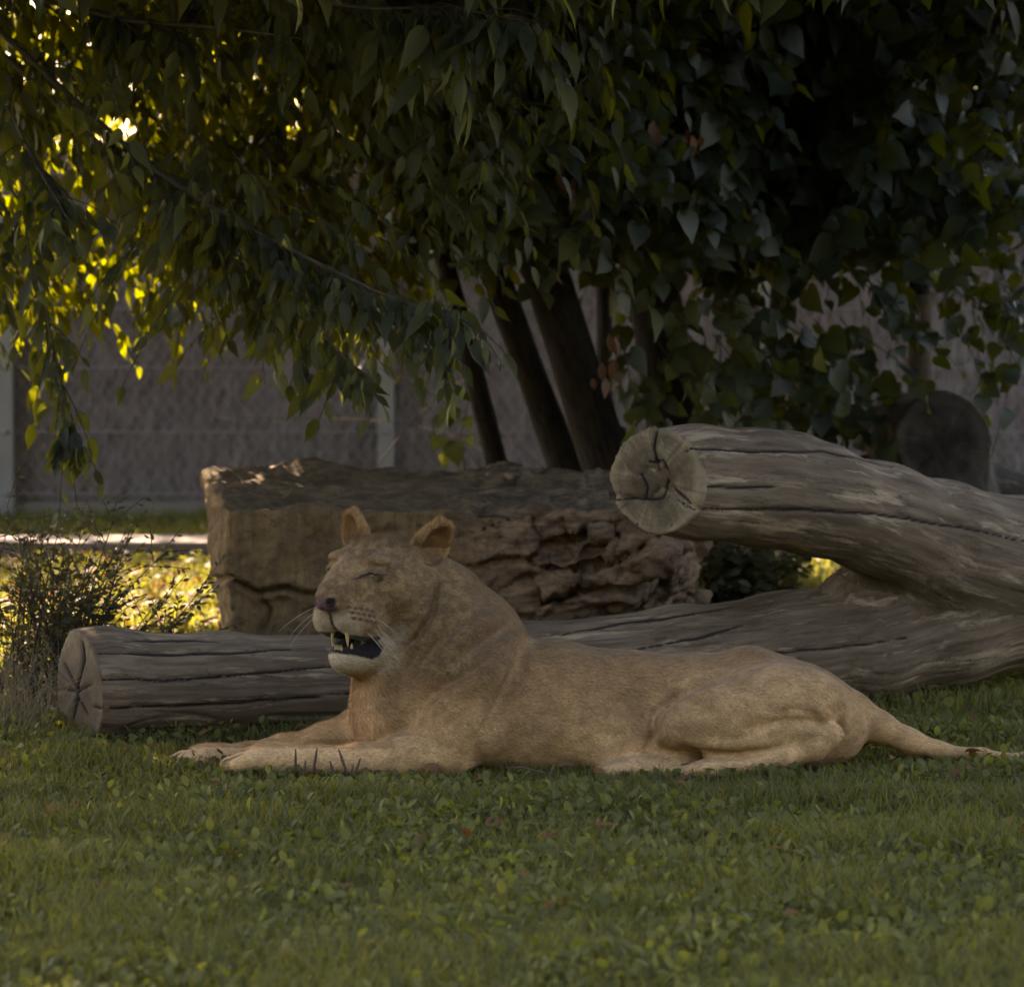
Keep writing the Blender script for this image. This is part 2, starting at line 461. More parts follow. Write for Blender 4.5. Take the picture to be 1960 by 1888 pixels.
    fold([(1175, 1310), (1170, 1380), (1150, 1450)], 0.004, 16)
    n = vnormals(v, q)
    # gentle unevenness: ribs, loose skin
    far_head = sstep(0.05, 0.2, v[:, 0] - P(860, 0, 0)[0])
    v = v + n * (0.010 * (fbm(v * np.array([7, 5, 5]), 2, 3) - 0.5) * (0.3 + 0.7 * far_head))[:, None]
    n = vnormals(v, q)
    # ---- coat colours: pigment, its contrast pushed to make up for flat light
    U, W = proj(v)
    lq = (v - HO) @ HR.T
    f, l, u = lq[:, 0], lq[:, 1], lq[:, 2]; al = np.abs(l)
    def blob(cf, cl, cu, r0, r1, sym=True):
        d = np.sqrt((f - cf) ** 2 + ((al if sym else l) - cl) ** 2 + (u - cu) ** 2)
        return 1 - sstep(r0, r1, d)
    coat = np.array([0.330, 0.186, 0.080]); dark = np.array([0.135, 0.080, 0.038]); pale = np.array([0.62, 0.385, 0.185]); white = np.array([0.48, 0.37, 0.24])
    col = np.tile(coat, (len(v), 1))
    def paint(m, c_): 
        nonlocal col
        m = np.clip(m, 0, 1)[:, None]; col = col * (1 - m) + np.asarray(c_) * m
    nz = fbm(v * 9, 4, 11); nf = fbm(v * 60, 3, 12)
    zz = v[:, 2]
    paint(0.45 * sstep(0.30, 0.42, zz), dark)
    paint(0.9 * sstep(0.28, 0.07, zz + 0.10 * (nz - 0.5)), pale)                        # belly, legs
    paint(0.8 * sstep(0.02, 0.12, v[:, 0] - P(1250, 0, 0)[0]) * sstep(-0.05, -0.16, v[:, 1]) * (0.4 + 0.6 * nz), pale)        # thigh
    necks = sstep(P(700, 0, 0)[0], P(800, 0, 0)[0], v[:, 0]) * sstep(P(1010, 0, 0)[0], P(930, 0, 0)[0], v[:, 0]) * sstep(0.2, 0.36, zz)
    paint(0.95 * necks * (0.62 + 0.4 * (nz - 0.4) + 0.6 * (fbm(v * 42, 3, 13) - 0.5)), dark)
    paint(0.22 * sstep(0.45, 0.70, nz), dark)
    paint(0.25 * sstep(0.45, 0.6, fbm(v * np.array([28, 40, 40]), 3, 19)), dark)
    chest = sstep(P(745, 0, 0)[0], P(690, 0, 0)[0], v[:, 0]) * sstep(0.46, 0.38, zz) * sstep(0.06, 0.12, zz)
    paint(0.8 * chest, pale)
    head = (f > -0.16) & (W < 1290) & (U < 900)
    hm = head.astype(float)
    paint(hm * 0.35, (0.30, 0.195, 0.085))
    paint(hm * 0.5 * sstep(0.45, 0.60, fbm(v * 46, 4, 21)) * sstep(-0.22, -0.05, u), dark * 0.8)
    paint(hm * 0.5 * sstep(0.5, 0.62, fbm(v * 75, 2, 23)), dark * 0.7)
    paint(hm * 0.55 * sstep(0.50, 0.60, fbm(np.c_[f * 16, al * 55, u * 16], 2, 5)) * sstep(0.04, 0.08, u), dark * 0.72)   # forehead streaks
    paint(hm * 0.45 * blob(0.165, 0.03, -0.01, 0.02, 0.06), np.array([0.40, 0.25, 0.12]))
    pass                 # under the eye
    paint(hm * 0.5 * blob(0.13, 0.04, 0.055, 0.012, 0.03), dark * 0.8)
    paint(hm * 0.9 * blob(0.205, 0.035, -0.152, 0.03, 0.065), white * 0.9)                   # lip pads
    paint(hm * blob(0.166, 0.02, -0.268, 0.035, 0.075), white)                               # chin
    paint(hm * 0.6 * blob(0.09, 0.08, -0.24, 0.03, 0.085), white * 0.8)
    paint(hm * 0.75 * blob(0.05, 0.10, -0.175, 0.02, 0.06) * nf * 1.3, white * 0.75)
    for r_, (uu, du) in enumerate(((-0.097, -0.16), (-0.112, -0.18), (-0.127, -0.2))):       # rows of whisker spots
        for k_ in range(5):
            ff = 0.226 - 0.015 * k_ - 0.003 * r_
            m = (np.abs(f - ff) < 0.006) & (np.abs(u - (uu + du * (0.226 - ff))) < 0.0042) & (al > 0.03)
            paint(hm * m * 0.8, (0.05, 0.025, 0.02))
    paint(hm * (blob(0.268, 0.0, -0.092, 0.030, 0.040)) * (f > 0.236) * sstep(-0.070, -0.078, u) * (u > -0.118), (0.13, 0.068, 0.058))     # nose leather
    paint(hm * (blob(0.275, 0.026, -0.086, 0.012, 0.020)), (0.012, 0.010, 0.010))
    paint(hm * (al < 0.0055) * (f > 0.19) * (u < -0.10) * (u > -0.168), (0.03, 0.02, 0.02))
    # mouth lining and black lips: everything close to the gape
    gape = [((0.30, 0.01, -0.203), (0.12, 0, -0.202), 0.023), ((0.25, 0.03, -0.203), (0.18, 0.060, -0.207), 0.022), ((0.18, 0.060, -0.207), (0.122, 0.090, -0.212), 0.028)]
    for a, b, r in gape:
        a = np.array(a); b = np.array(b); p = np.c_[f, al, u] - a; ba = b - a
        h = np.clip(p @ ba / (ba @ ba), 0, 1); d = np.linalg.norm(p - h[:, None] * ba, axis=1)
        paint(hm * sstep(r + 0.006, r + 0.001, d), (0.014, 0.011, 0.012))
    tg_ = np.c_[f, l, u] - np.array([0.05, -0.012, -0.214]); tb_ = np.array([0.125, 0, 0.0]); th_ = np.clip(tg_ @ tb_ / (tb_ @ tb_), 0, 1)
    paint(hm * sstep(0.046, 0.040, np.linalg.norm(tg_ - th_[:, None] * tb_, axis=1)) * (f > 0.03) * (f < 0.19) * (u > -0.243), (0.030, 0.016, 0.016))
    paint(hm * (l < 0.045) * (f < 0.20) * (f > 0.05) * (u > -0.238) * (u < -0.180), (0.020, 0.013, 0.013))
    dlip, tl_ = poly_dist(f, u, [(0.190, -0.230), (0.165, -0.232), (0.145, -0.238), (0.122, -0.242), (0.106, -0.234), (0.096, -0.218)])
    paint(hm * (al > 0.012) * sstep(0.011, 0.007, dlip), (0.016, 0.012, 0.012))
    dup_, _ = poly_dist(f, u, [(0.240, -0.166), (0.215, -0.182), (0.17, -0.192)])
    paint(hm * (al < 0.07) * sstep(0.009, 0.005, dup_), (0.02, 0.014, 0.013))
    de, te = poly_dist(al, u, [(0.052, -0.018), (0.059, -0.008), (0.067, -0.002), (0.076, -0.001), (0.086, -0.004), (0.100, -0.004)])
    paint(hm * (f > 0.08) * 0.45 * sstep(0.022, 0.006, de), dark * 0.8)
    paint(hm * (f > 0.08) * 0.8 * blob(0.146, 0.079, -0.012, 0.006, 0.017), white * 0.85)
    paint(hm * (f > 0.08) * sstep(0.0052, 0.0026, de / (0.35 + 0.8 * np.sin(np.pi * np.clip(te, 0.02, 0.98)))), (0.022, 0.015, 0.012))
    dl, _ = poly_dist(al, u, [(0.046, -0.018), (0.060, -0.014), (0.076, -0.012), (0.090, -0.008)])
    paint(hm * (f > 0.08) * 0.6 * sstep(0.004, 0.002, dl), dark * 0.45)
    paint(hm * 0.7 * blob(0.170, 0.037, -0.035, 0.004, 0.014), (0.09, 0.055, 0.035))          # tear line
    for ctr, R in (e1, e2):
        p = (v - ctr) @ R.T
        ins = (np.linalg.norm(p / np.array([0.085, 0.07, 0.05]), axis=1) < 1) & (u > 0.045)
        paint(ins * 0.75, (0.42, 0.235, 0.095))
        inner = ins & (p[:, 2] > -0.018) & ((n @ R[2]) > 0.35)
        paint(inner * (0.55 * sstep(0.02, -0.03, p[:, 0])), (0.06, 0.042, 0.03))
    nv = P(0, 0, 0)
    for (uu, vv, YY, rr) in ((1196, 1483, -0.29, 0.03), (1163, 1488, -0.27, 0.018)):           # pads of the far hind foot
        paint(sstep(rr, rr * 0.7, np.linalg.norm(v - P(uu, vv, YY), axis=1)), (0.05, 0.04, 0.045))
    # toes: shade of the clefts painted as dark lines, pale paws
    for (u0_, v0_, Yp, mid) in ((440, 1460, -0.21, 500), (330, 1456, 0.05, 388)):
        pw = sstep(0.16, 0.09, np.linalg.norm(v - P(mid, v0_ - 4, Yp), axis=1)); paint(0.55 * pw, pale * 1.12)
        for dy in (-0.034, 0.0, 0.034):
            m_ = np.exp(-((v[:, 1] - Yp - dy) / 0.0045) ** 2) * (U < mid - 22) * (U > mid - 110) * (zz < 0.10)
            paint(0.8 * m_, dark * 0.4)
    col *= (0.90 + 0.2 * nf)[:, None]
    me = mesh_np('lioness_body', v, quads=q, smooth=True)
    attr_c(me, 'coat', col)
    m = M('lioness_coat', 0.85, 0.15)
    at = m.attr('coat')
    co = m.coord('Object', (40, 90, 90)); n1 = m.noise(co, 2.2, 4, 0.6)
    cc = m.mix(1.0, at.outputs['Color'], m.ramp(n1, [(0.3, 0.55), (0.7, 1.3)]), 'MULTIPLY')
    m.color(cc); m.bump(n1, 0.35, 0.004)
    m.b.inputs['Sheen Weight'].default_value = 0.15
    base = Vector(P(1100, 1490, 0)); base.z = 0
    root = thing('lioness', 'tawny lioness lying in the grass with head raised, eyes closed and mouth open', 'lioness', base)
    part('body', me, m.m, root)
    # ---- short fur: small pointed locks lying along the coat
    area = np.linalg.norm(np.cross(v[q[:, 2]] - v[q[:, 0]], v[q[:, 3]] - v[q[:, 1]]), axis=1) * 0.5
    NF = 330000
    cen = (v[q[:, 0]] + v[q[:, 2]]) * 0.5
    lqc = (cen - HO) @ HR.T
    cdark = col[q[:, 0]].sum(1)
    inhead = (lqc[:, 0] > -0.12) & (cen[:, 2] > 0.42) & (cen[:, 0] < P(880, 0, 0)[0])
    wgt = area * np.where(cdark < 0.2, 0.0, 1.0) * np.where(inhead, 2.0, 1.0) * (cen[:, 2] > 0.01)
    pick = rng.choice(len(q), NF, p=wgt / wgt.sum())
    a, b = rng.random(NF), rng.random(NF)
    qq = q[pick]
    w4 = np.c_[(1 - a) * (1 - b), a * (1 - b), a * b, (1 - a) * b]
    pos = np.einsum('ij,ijk->ik', w4, v[qq]); nn = np.einsum('ij,ijk->ik', w4, n[qq]); nn /= np.linalg.norm(nn, axis=1, keepdims=True)
    cl = np.einsum('ij,ijk->ik', w4, col[qq])
    ih = inhead[pick]; lp = (pos - HO) @ HR.T
    flow = np.tile(np.array([0.9, 0.0, -0.35]), (NF, 1))
    Up, Wp = proj(pos)
    leg = (Wp > 1410) & (Up < 830); flow[leg] = (-1, 0, -0.1)
    hind = (Wp > 1405) & (Up > 1150) & (Up < 1620) & (pos[:, 1] < -0.17); flow[hind] = (-0.9, 0, -0.25)
    thi = (Up > 1260) & (Up < 1600) & (Wp <= 1405) & (pos[:, 1] < -0.1); flow[thi] = (0.75, 0, -0.55)
    fh = -fw + 0.25 * up
    flow[ih] = fh + lf * (0.8 * np.clip(lp[ih, 1] * 8, -1, 1))[:, None] - up * (0.9 * sstep(-0.08, -0.2, lp[ih, 2]))[:, None]
    ck = ih & (lp[:, 2] < -0.21) ; flow[ck] = -up - 0.3 * fw
    earm = ih & (lp[:, 2] > 0.07); flow[earm] = up
    swirl = fbm(pos * 8, 2, 31)[:, None] - 0.5
    flow = flow + swirl * np.array([0.5, 0.3, 0.9]) + rng.normal(0, 0.16, (NF, 3))
    tan = flow - nn * (flow * nn).sum(1, keepdims=True); tan /= np.linalg.norm(tan, axis=1, keepdims=True) + 1e-9
    L = np.full(NF, 0.013); L[ih] = 0.0085; L[leg] = 0.009; L[ck] = 0.034; L[hind] = 0.010
    L[earm] = 0.017
    chestm = (Up < 760) & (Wp > 1290) & (Wp < 1430); L[chestm] = 0.022
    L *= rng.uniform(0.6, 1.3, NF)
    lift = rng.uniform(0.10, 0.34, NF); lift[ck] = 0.5; lift[earm] = rng.uniform(0.2, 0.7, earm.sum()); lift[chestm] = 0.35
    hd = tan * np.cos(lift)[:, None] + nn * np.sin(lift)[:, None]
    sdv = np.cross(hd, nn); sdv /= np.linalg.norm(sdv, axis=1, keepdims=True) + 1e-9
    wd = rng.uniform(0.0007, 0.0013, NF) * np.where(ih, 0.8, 1.0)
    b0 = pos - nn * 0.0006
    tri = np.empty((NF, 3, 3))
    tri[:, 0] = b0 + sdv * wd[:, None]; tri[:, 1] = b0 - sdv * wd[:, None]
    tri[:, 2] = b0 + hd * L[:, None]; tri[:, 2, 2] -= L * 0.08
    fm = mesh_np('lioness_fur', tri.reshape(-1, 3), tris=np.arange(NF * 3).reshape(-1, 3)[:, ::-1], smooth=False)
    cl = cl * (0.81 + 0.38 * fbm(np.c_[pos[:, 0] * 24 + pos[:, 2] * 10, pos[:, 1] * 60, pos[:, 2] * 62 - pos[:, 0] * 18], 3, 33))[:, None]
    shade = np.clip(rng.normal(1.0, 0.22, NF), 0.45, 1.7)[:, None]
    attr_c(fm, 'coat', np.repeat(cl * shade, 3, axis=0))
    mf = M('lioness_fur', 0.75, 0.2); mf.color(mf.attr('coat').outputs['Color'])
    part('fur', fm, mf.m, root, 'stuff')
    # ---- teeth
    mt = M('tooth', 0.35, 0.5).color((0.42, 0.31, 0.12)).m
    def tooth(base, tip, r, name='tooth'):
        A = H(*base); B = H(*tip); ax = (B - A); ax /= np.linalg.norm(ax)
        s1 = np.cross(ax, [0.3, 0.5, 0.8]); s1 /= np.linalg.norm(s1); s2 = np.cross(ax, s1)
        vs_, ts = [], []
        prof = ((0, 1.0), (0.35, 0.95), (0.7, 0.6), (0.93, 0.25))
        for t, k in prof:
            for i in range(8):
                an = i * math.pi / 4
                vs_.append(A + (B - A) * t + (s1 * math.cos(an) + s2 * math.sin(an)) * r * k)
        vs_.append(B); qd = []
        for j in range(3):
            for i in range(8): qd.append((j * 8 + i, j * 8 + (i + 1) % 8, j * 8 + 8 + (i + 1) % 8, j * 8 + 8 + i))
        ts = [(24 + i, 24 + (i + 1) % 8, 32) for i in range(8)]
        part(name, mesh_np(name, np.array(vs_), tris=np.array(ts), quads=np.array(qd), smooth=True), mt, root)
    for s in (1, -1):
        tooth((0.200 if s > 0 else 0.186, s * 0.036 + (0.012 if s < 0 else 0), -0.170), (0.197 if s > 0 else 0.185, s * 0.040 + (0.014 if s < 0 else 0), -0.217), 0.0060, 'canine_tooth')
        tooth((0.164, s * 0.030, -0.238), (0.170, s * 0.034, -0.206), 0.0058, 'canine_tooth')
        tooth((0.150, s * 0.050, -0.165), (0.150, s * 0.052, -0.192), 0.006, 'cheek_tooth')
    for i in range(6):
        l_ = -0.0125 + i * 0.005
        tooth((0.186, l_, -0.234), (0.190, l_, -0.213), 0.0024, 'incisor')
    # ---- whiskers
    mw = M('whisker', 0.5, 0.4).color((0.55, 0.48, 0.36)).m
    rr = random.Random(3)
    for s in (1, -1):
        for r_ in range(3):
            for k_ in range(5 if s > 0 else 1):
                A = H(0.215 - 0.015 * k_, s * (0.064 + 0.005 * k_), -0.108 - 0.014 * r_ - 0.004 * k_)
                Lw = rr.uniform(0.06, 0.15)
                d0 = -fw * 0.75 + lf * s * 0.55 - up * (0.28 + 0.18 * r_ + rr.uniform(-0.1, 0.1))
                if s < 0: d0 = fw * 0.3 - lf * 0.8 - up * (0.35 + 0.15 * r_)
                d0 /= np.linalg.norm(d0)
                pts = [A + d0 * Lw * t - np.array([0, 0, 0.035]) * t * t for t in np.linspace(0, 1, 6)]
                part('whisker', tube_mesh('whisker', pts, [0.0007, 0.0007, 0.0006, 0.0005, 0.0004, 0.0002], 3), mw, root)
    return root

def tube_mesh(name, pts, rad, ns=8, noise=0.0, cap=True, seed=0, extra=None, raw=False):
    """a bent tapering tube; extra(t, angle) scales the radius"""
    pts = np.asarray(pts, float); n = len(pts)
    tg = np.gradient(pts, axis=0); tg /= np.linalg.norm(tg, axis=1, keepdims=True) + 1e-12
    ref = np.array([0.0, 1.0, 0.0]) if abs(tg[0][1]) < 0.8 else np.array([1.0, 0, 0])
    vs_ = np.empty((n, ns, 3)); an = np.arange(ns) * 2 * math.pi / ns
    ca, sa = np.cos(an), np.sin(an)
    gr = np.empty((n, ns, 3)); s = 0.0
    for i in range(n):
        if i: s += np.linalg.norm(pts[i] - pts[i - 1])
        a = ref - tg[i] * (ref @ tg[i]); a /= np.linalg.norm(a); b = np.cross(tg[i], a); ref = a
        r = rad[i]
        k = np.ones(ns)
        if noise: k += noise * (fbm(np.c_[ca * 1.5, sa * 1.5, np.full(ns, s * 2.5 / max(r, 0.02) * 0.1)], 3, seed) - 0.5) * 2
        vs_[i] = pts[i] + (np.outer(ca * k, a) + np.outer(sa * k, b)) * r
        gr[i] = np.c_[ca * r, sa * r, np.full(ns, s)]
    i, j = np.meshgrid(np.arange(n - 1), np.arange(ns), indexing='ij')
    j2 = (j + 1) % ns
    q = np.stack([i * ns + j, i * ns + j2, (i + 1) * ns + j2, (i + 1) * ns + j], -1).reshape(-1, 4)
    v = vs_.reshape(-1, 3); g = gr.reshape(-1, 3); tr = None
    if cap:
        v = np.r_[v, pts[:1], pts[-1:]]; g = np.r_[g, g[:1], g[-1:]]
        c0, c1 = n * ns, n * ns + 1; jj = np.arange(ns)
        tr = np.r_[np.c_[np.full(ns, c0), (jj + 1) % ns, jj], np.c_[np.full(ns, c1), (n - 1) * ns + jj, (n - 1) * ns + (jj + 1) % ns]]
    if raw: return v, q, g, tr
    me = mesh_np(name, v, tris=tr, quads=q, smooth=True)
    attr_v(me, 'grain', g)
    return me

# ------------------------------------------------------------------ materials of the place
def mat_wood(name, light, dark, end):
    m = M(name, 0.85, 0.2)
    g = m.coord('grain', (1, 1, 0.055)); n1 = m.noise(g, 34, 6, 0.68, 0.15)
    g2 = m.coord('grain', (1, 1, 0.25)); n2 = m.noise(g2, 7, 5, 0.6)
    g3 = m.coord('grain', (1, 1, 0.02)); n3 = m.noise(g3, 26, 3, 0.5)
    c = m.mix(m.ramp(n1, [(0.36, 0), (0.60, 1)]), dark, light)
    c = m.mix(m.ramp(n2, [(0.38, 0.75), (0.62, 0.0)]), c, (dark[0] * 0.75, dark[1] * 0.72, dark[2] * 0.68))
    pale = m.noise(m.coord('grain', (1, 1, 0.12)), 22, 4, 0.7)
    c = m.mix(m.ramp(pale, [(0.54, 0.0), (0.66, 0.8)]), c, (light[0] * 1.7, light[1] * 1.7, light[2] * 1.65))
    crack = m.ramp(n3, [(0.488, 0), (0.5, 1), (0.512, 0)])
    c = m.mix(m.math('MULTIPLY', crack, 0.55), c, (0.03, 0.022, 0.018))
    # cut ends: rings and checks
    em = m.attr('endm').outputs['Fac']; rad = m.attr('ring').outputs['Vector']
    wv = m.node('ShaderNodeTexWave', wave_type='RINGS', rings_direction='Z'); m.link(rad, wv.inputs['Vector'])
    wv.inputs['Scale'].default_value = 22; wv.inputs['Distortion'].default_value = 6; wv.inputs['Detail'].default_value = 3; wv.inputs['Detail Scale'].default_value = 0.6
    en = m.noise(rad, 24, 5, 0.65); en2 = m.noise(rad, 7, 4, 0.6)
    ec = m.mix(m.ramp(wv.outputs['Fac'], [(0.2, 0.38), (0.8, 0.62)]), (end[0] * 0.6, end[1] * 0.57, end[2] * 0.52), end)
    ec = m.mix(m.ramp(en2, [(0.40, 0.85), (0.60, 0)]), ec, (end[0] * 0.28, end[1] * 0.25, end[2] * 0.22))
    ec = m.mix(m.ramp(en, [(0.35, 0.6), (0.55, 0)]), ec, (end[0] * 0.35, end[1] * 0.32, end[2] * 0.28))
    ln = m.node('ShaderNodeVectorMath', operation='LENGTH'); m.link(rad, ln.inputs[0])
    nrmv = m.node('ShaderNodeVectorMath', operation='NORMALIZE'); m.link(rad, nrmv.inputs[0])
    ray = m.noise(nrmv.outputs[0], 9, 3, 0.6)
    rr = m.math('ADD', ln.outputs['Value'], m.math('MULTIPLY', m.math('SUBTRACT', en2, 0.5), 0.24))
    ec = m.mix(m.ramp(m.math('MULTIPLY', rr, 5.0), [(0.22, 0.85), (0.42, 0.15), (0.62, 0.0)]), ec, (end[0] * 0.22, end[1] * 0.19, end[2] * 0.16))
    ec = m.mix(m.ramp(ray, [(0.36, 0.7), (0.5, 0.0)]), ec, (end[0] * 0.35, end[1] * 0.33, end[2] * 0.32))
    ec = m.mix(m.ramp(m.math('MULTIPLY', ln.outputs['Value'], 5.0), [(0.72, 0.0), (0.82, 0.35)]), ec, (end[0] * 1.3, end[1] * 1.3, end[2] * 1.2))
    m.color(m.mix(m.ramp(m.attr('crk').outputs['Fac'], [(0.25, 0.0), (0.7, 0.92)]), m.mix(em, c, ec), (0.012, 0.009, 0.008)))  # crk paints the dark of the fissures' depth into the colour
    h = m.math('ADD', m.math('MULTIPLY', n1, 0.8), m.math('MULTIPLY', n2, 1.2))
    h = m.math('SUBTRACT', h, m.math('MULTIPLY', crack, 0.5))
    m.bump(h, 0.35, 0.005)
    return m.m
def mat_leaf(name, base, lit, trans=0.45, var=0.35, rough=0.45):
    m = M(name, rough, 0.35)
    r = m.math('FRACT', m.math('ADD', m.attr('rnd').outputs['Fac'], m.node('ShaderNodeObjectInfo').outputs['Random']))
    k = m.ramp(r, [(0, 1 - var), (1, 1 + var)])
    vein = m.noise(m.coord('Object', (1, 1, 1)), 60, 2)
    c = m.mix(1.0, base, k, 'MULTIPLY')
    hue = m.ramp(r, [(0.0, (base[0] * 0.8, base[1] * 1.0, base[2] * 1.3)), (0.55, base), (0.9, (base[0] * 1.25, base[1] * 1.1, base[2] * 0.8)), (1.0, (base[0] * 1.8, base[1] * 1.3, base[2] * 0.6))])
    c = m.mix(0.5, c, hue)
    c = m.mix(m.math('MULTIPLY', vein, 0.25), c, (base[0] * 1.7, base[1] * 1.6, base[2] * 1.3))
    m.color(c)
    m.b.inputs['Specular IOR Level'].default_value = 0.2
    tr = m.node('ShaderNodeBsdfTranslucent')
    m.link(m.mix(1.0, lit, k, 'MULTIPLY'), tr.inputs['Color'])
    mx = m.node('ShaderNodeMixShader'); mx.inputs[0].default_value = trans
    m.link(m.b.outputs[0], mx.inputs[1]); m.link(tr.outputs[0], mx.inputs[2]); m.link(mx.outputs[0], m.out.inputs['Surface'])
    return m.m
def mat_bark(name, a, b, scale=1.0):
    m = M(name, 0.9, 0.15)
    g = m.coord('grain', (1, 1, 0.22)); n1 = m.noise(g, 45 * scale, 5, 0.65, 0.6); n2 = m.noise(m.coord('grain', (1, 1, 0.5)), 9, 4)
    c = m.mix(m.ramp(n1, [(0.35, 0), (0.65, 1)]), a, b)
    c = m.mix(m.ramp(n2, [(0.45, 0.0), (0.7, 0.5)]), c, (b[0] * 1.2, b[1] * 1.3, b[2] * 0.9))
    m.color(c); m.bump(n1, 1.0, 0.02); return m.m

# ------------------------------------------------------------------ leaves and twigs
def leaf_template(kind):
    """flat outline folded a little along the midrib; x = width, y = length from 0 to 1, z = normal"""
    if kind == 'hackberry':
        w = [(0.0, 0.03), (0.10, 0.135), (0.28, 0.20), (0.48, 0.185), (0.68, 0.115), (0.85, 0.04)]
        fold, sag = 0.30, -0.22
    elif kind == 'linden':
        w = [(-0.10, 0.16), (-0.04, 0.33), (0.14, 0.47), (0.36, 0.455), (0.60, 0.31), (0.82, 0.12)]
        fold, sag = 0.16, -0.25
    elif kind == 'round':
        w = [(0.0, 0.03), (0.2, 0.24), (0.5, 0.34), (0.8, 0.24)]
        fold, sag = 0.22, -0.28
    else:
        w = [(0.0, 0.02), (0.3, 0.22), (0.6, 0.2)]
        fold, sag = 0.2, -0.15
    L = []; C = []; Rr = []
    v = []; t = []
    for y, x in w:
        i = len(v)
        v += [(-x, y, fold * x + sag * y * y + 0.02 * math.sin(y * 19)), (0, max(y, 0.0) if kind == 'linden' else y, sag * y * y), (x, y, fold * x + sag * y * y + 0.02 * math.cos(y * 17))]
    n = len(w)
    for k in range(n - 1):
        a = 3 * k; b = a + 3
        t += [(a, a + 1, b + 1), (a, b + 1, b), (a + 1, a + 2, b + 2), (a + 1, b + 2, b + 1)]
    v.append((0, 1.0, sag)); e = 3 * (n - 1)
    t += [(e, e + 1, 3 * n), (e + 1, e + 2, 3 * n)]
    return np.array(v, float), np.array(t)
TEMPL = {k: leaf_template(k) for k in ('hackberry', 'linden', 'round', 'small')}
def frames(tip, nrm):
    """orthonormal leaf frames from tip directions and wanted normals: columns x, y, z"""
    y = tip / (np.linalg.norm(tip, axis=1, keepdims=True) + 1e-9)
    z = nrm - y * (nrm * y).sum(1, keepdims=True); z /= np.linalg.norm(z, axis=1, keepdims=True) + 1e-9
    x = np.cross(y, z)
    return np.stack([x, y, z], -1)
def leaf_mesh(name, kind, pos, fr, size, rnd):
    tv, tt = TEMPL[kind]
    v = np.einsum('nij,kj->nki', fr, tv) * size[:, None, None] + pos[:, None, :]
    n, k = len(pos), len(tv)
    t = (np.arange(n)[:, None, None] * k + tt[None]).reshape(-1, 3)
    me = mesh_np(name, v.reshape(-1, 3), tris=t, smooth=False)
    attr_f(me, 'rnd', np.repeat(rnd, k))
    return me
def sticks_mesh(name, A, B, ra, rb):
    """many thin three-sided sticks"""
    n = len(A); d = B - A; d = d / (np.linalg.norm(d, axis=1, keepdims=True) + 1e-9)
    r = np.tile(np.array([0.3, 0.9, 0.2]), (n, 1)); s1 = np.cross(d, r); s1 /= np.linalg.norm(s1, axis=1, keepdims=True) + 1e-9; s2 = np.cross(d, s1)
    vs_ = np.empty((n, 6, 3))
    for i in range(3):
        o = s1 * math.cos(i * 2.094) + s2 * math.sin(i * 2.094)
        vs_[:, i] = A + o * np.reshape(ra, (-1, 1)); vs_[:, 3 + i] = B + o * np.reshape(rb, (-1, 1))
    q = np.array([(0, 1, 4, 3), (1, 2, 5, 4), (2, 0, 3, 5)])
    q = (np.arange(n)[:, None, None] * 6 + q[None]).reshape(-1, 4)
    me = mesh_np(name, vs_.reshape(-1, 3), quads=q, smooth=True)
    attr_v(me, 'grain', vs_.reshape(-1, 3))
    return me
def twigs(S, Wd, Ln, nl, kind, size, out=(0, -1, 0.3), droop=0.3, hang=0.75):
    """leaves along twigs that start at S, run along Wd for Ln and droop; returns leaf arrays and stick arrays"""
    n = len(S)
    t = (np.arange(nl)[None, :] + rng.uniform(0.1, 0.9, (n, nl))) / nl
    dz = np.zeros((n, nl, 3)); dz[..., 2] = -droop * t * t * Ln[:, None]
    pts = S[:, None] + Wd[:, None] * (t * Ln[:, None])[..., None] + dz
    side = np.cross(Wd, np.array([0, 0, 1.0])); side /= np.linalg.norm(side, axis=1, keepdims=True) + 1e-9
    sg = np.where(np.arange(nl) % 2, 1.0, -1.0)[None, :, None]
    tip = Wd[:, None] * 0.45 + side[:, None] * sg * 0.55 + rng.normal(0, 0.22, (n, nl, 3)); tip[..., 2] -= hang
    nrm = np.array(out, float) + rng.normal(0, 0.62, (n, nl, 3))
    tip = tip.reshape(-1, 3); nrm = nrm.reshape(-1, 3)
    fr = frames(tip, nrm)
    sz = size * np.clip(rng.normal(0.98, 0.30, n * nl), 0.35, 1.6)
    pos = pts.reshape(-1, 3) + fr[:, :, 1] * (sz * 0.25)[:, None]
    ts = np.linspace(0, 1, 5)
    dd = np.zeros((n, 5, 3)); dd[..., 2] = -droop * ts * ts * Ln[:, None]
    cp = S[:, None] + Wd[:, None] * (ts[None] * Ln[:, None])[..., None] + dd
    A = cp[:, :-1].reshape(-1, 3); B = cp[:, 1:].reshape(-1, 3)
    # leaf stalks
    A = np.r_[A, pts.reshape(-1, 3)]; B = np.r_[B, pos]
    ra = np.r_[np.tile(0.0035 * (1 - 0.6 * ts[:-1]), n), np.full(n * nl, 0.0011)]
    rb = np.r_[np.tile(0.0035 * (1 - 0.6 * ts[1:]), n), np.full(n * nl, 0.0011)]
    return pos, fr, sz, rng.random(n * nl), A, B, ra, rb
def cat(L):
    return [np.concatenate(x) for x in zip(*L)]
LEAF_ME = {}
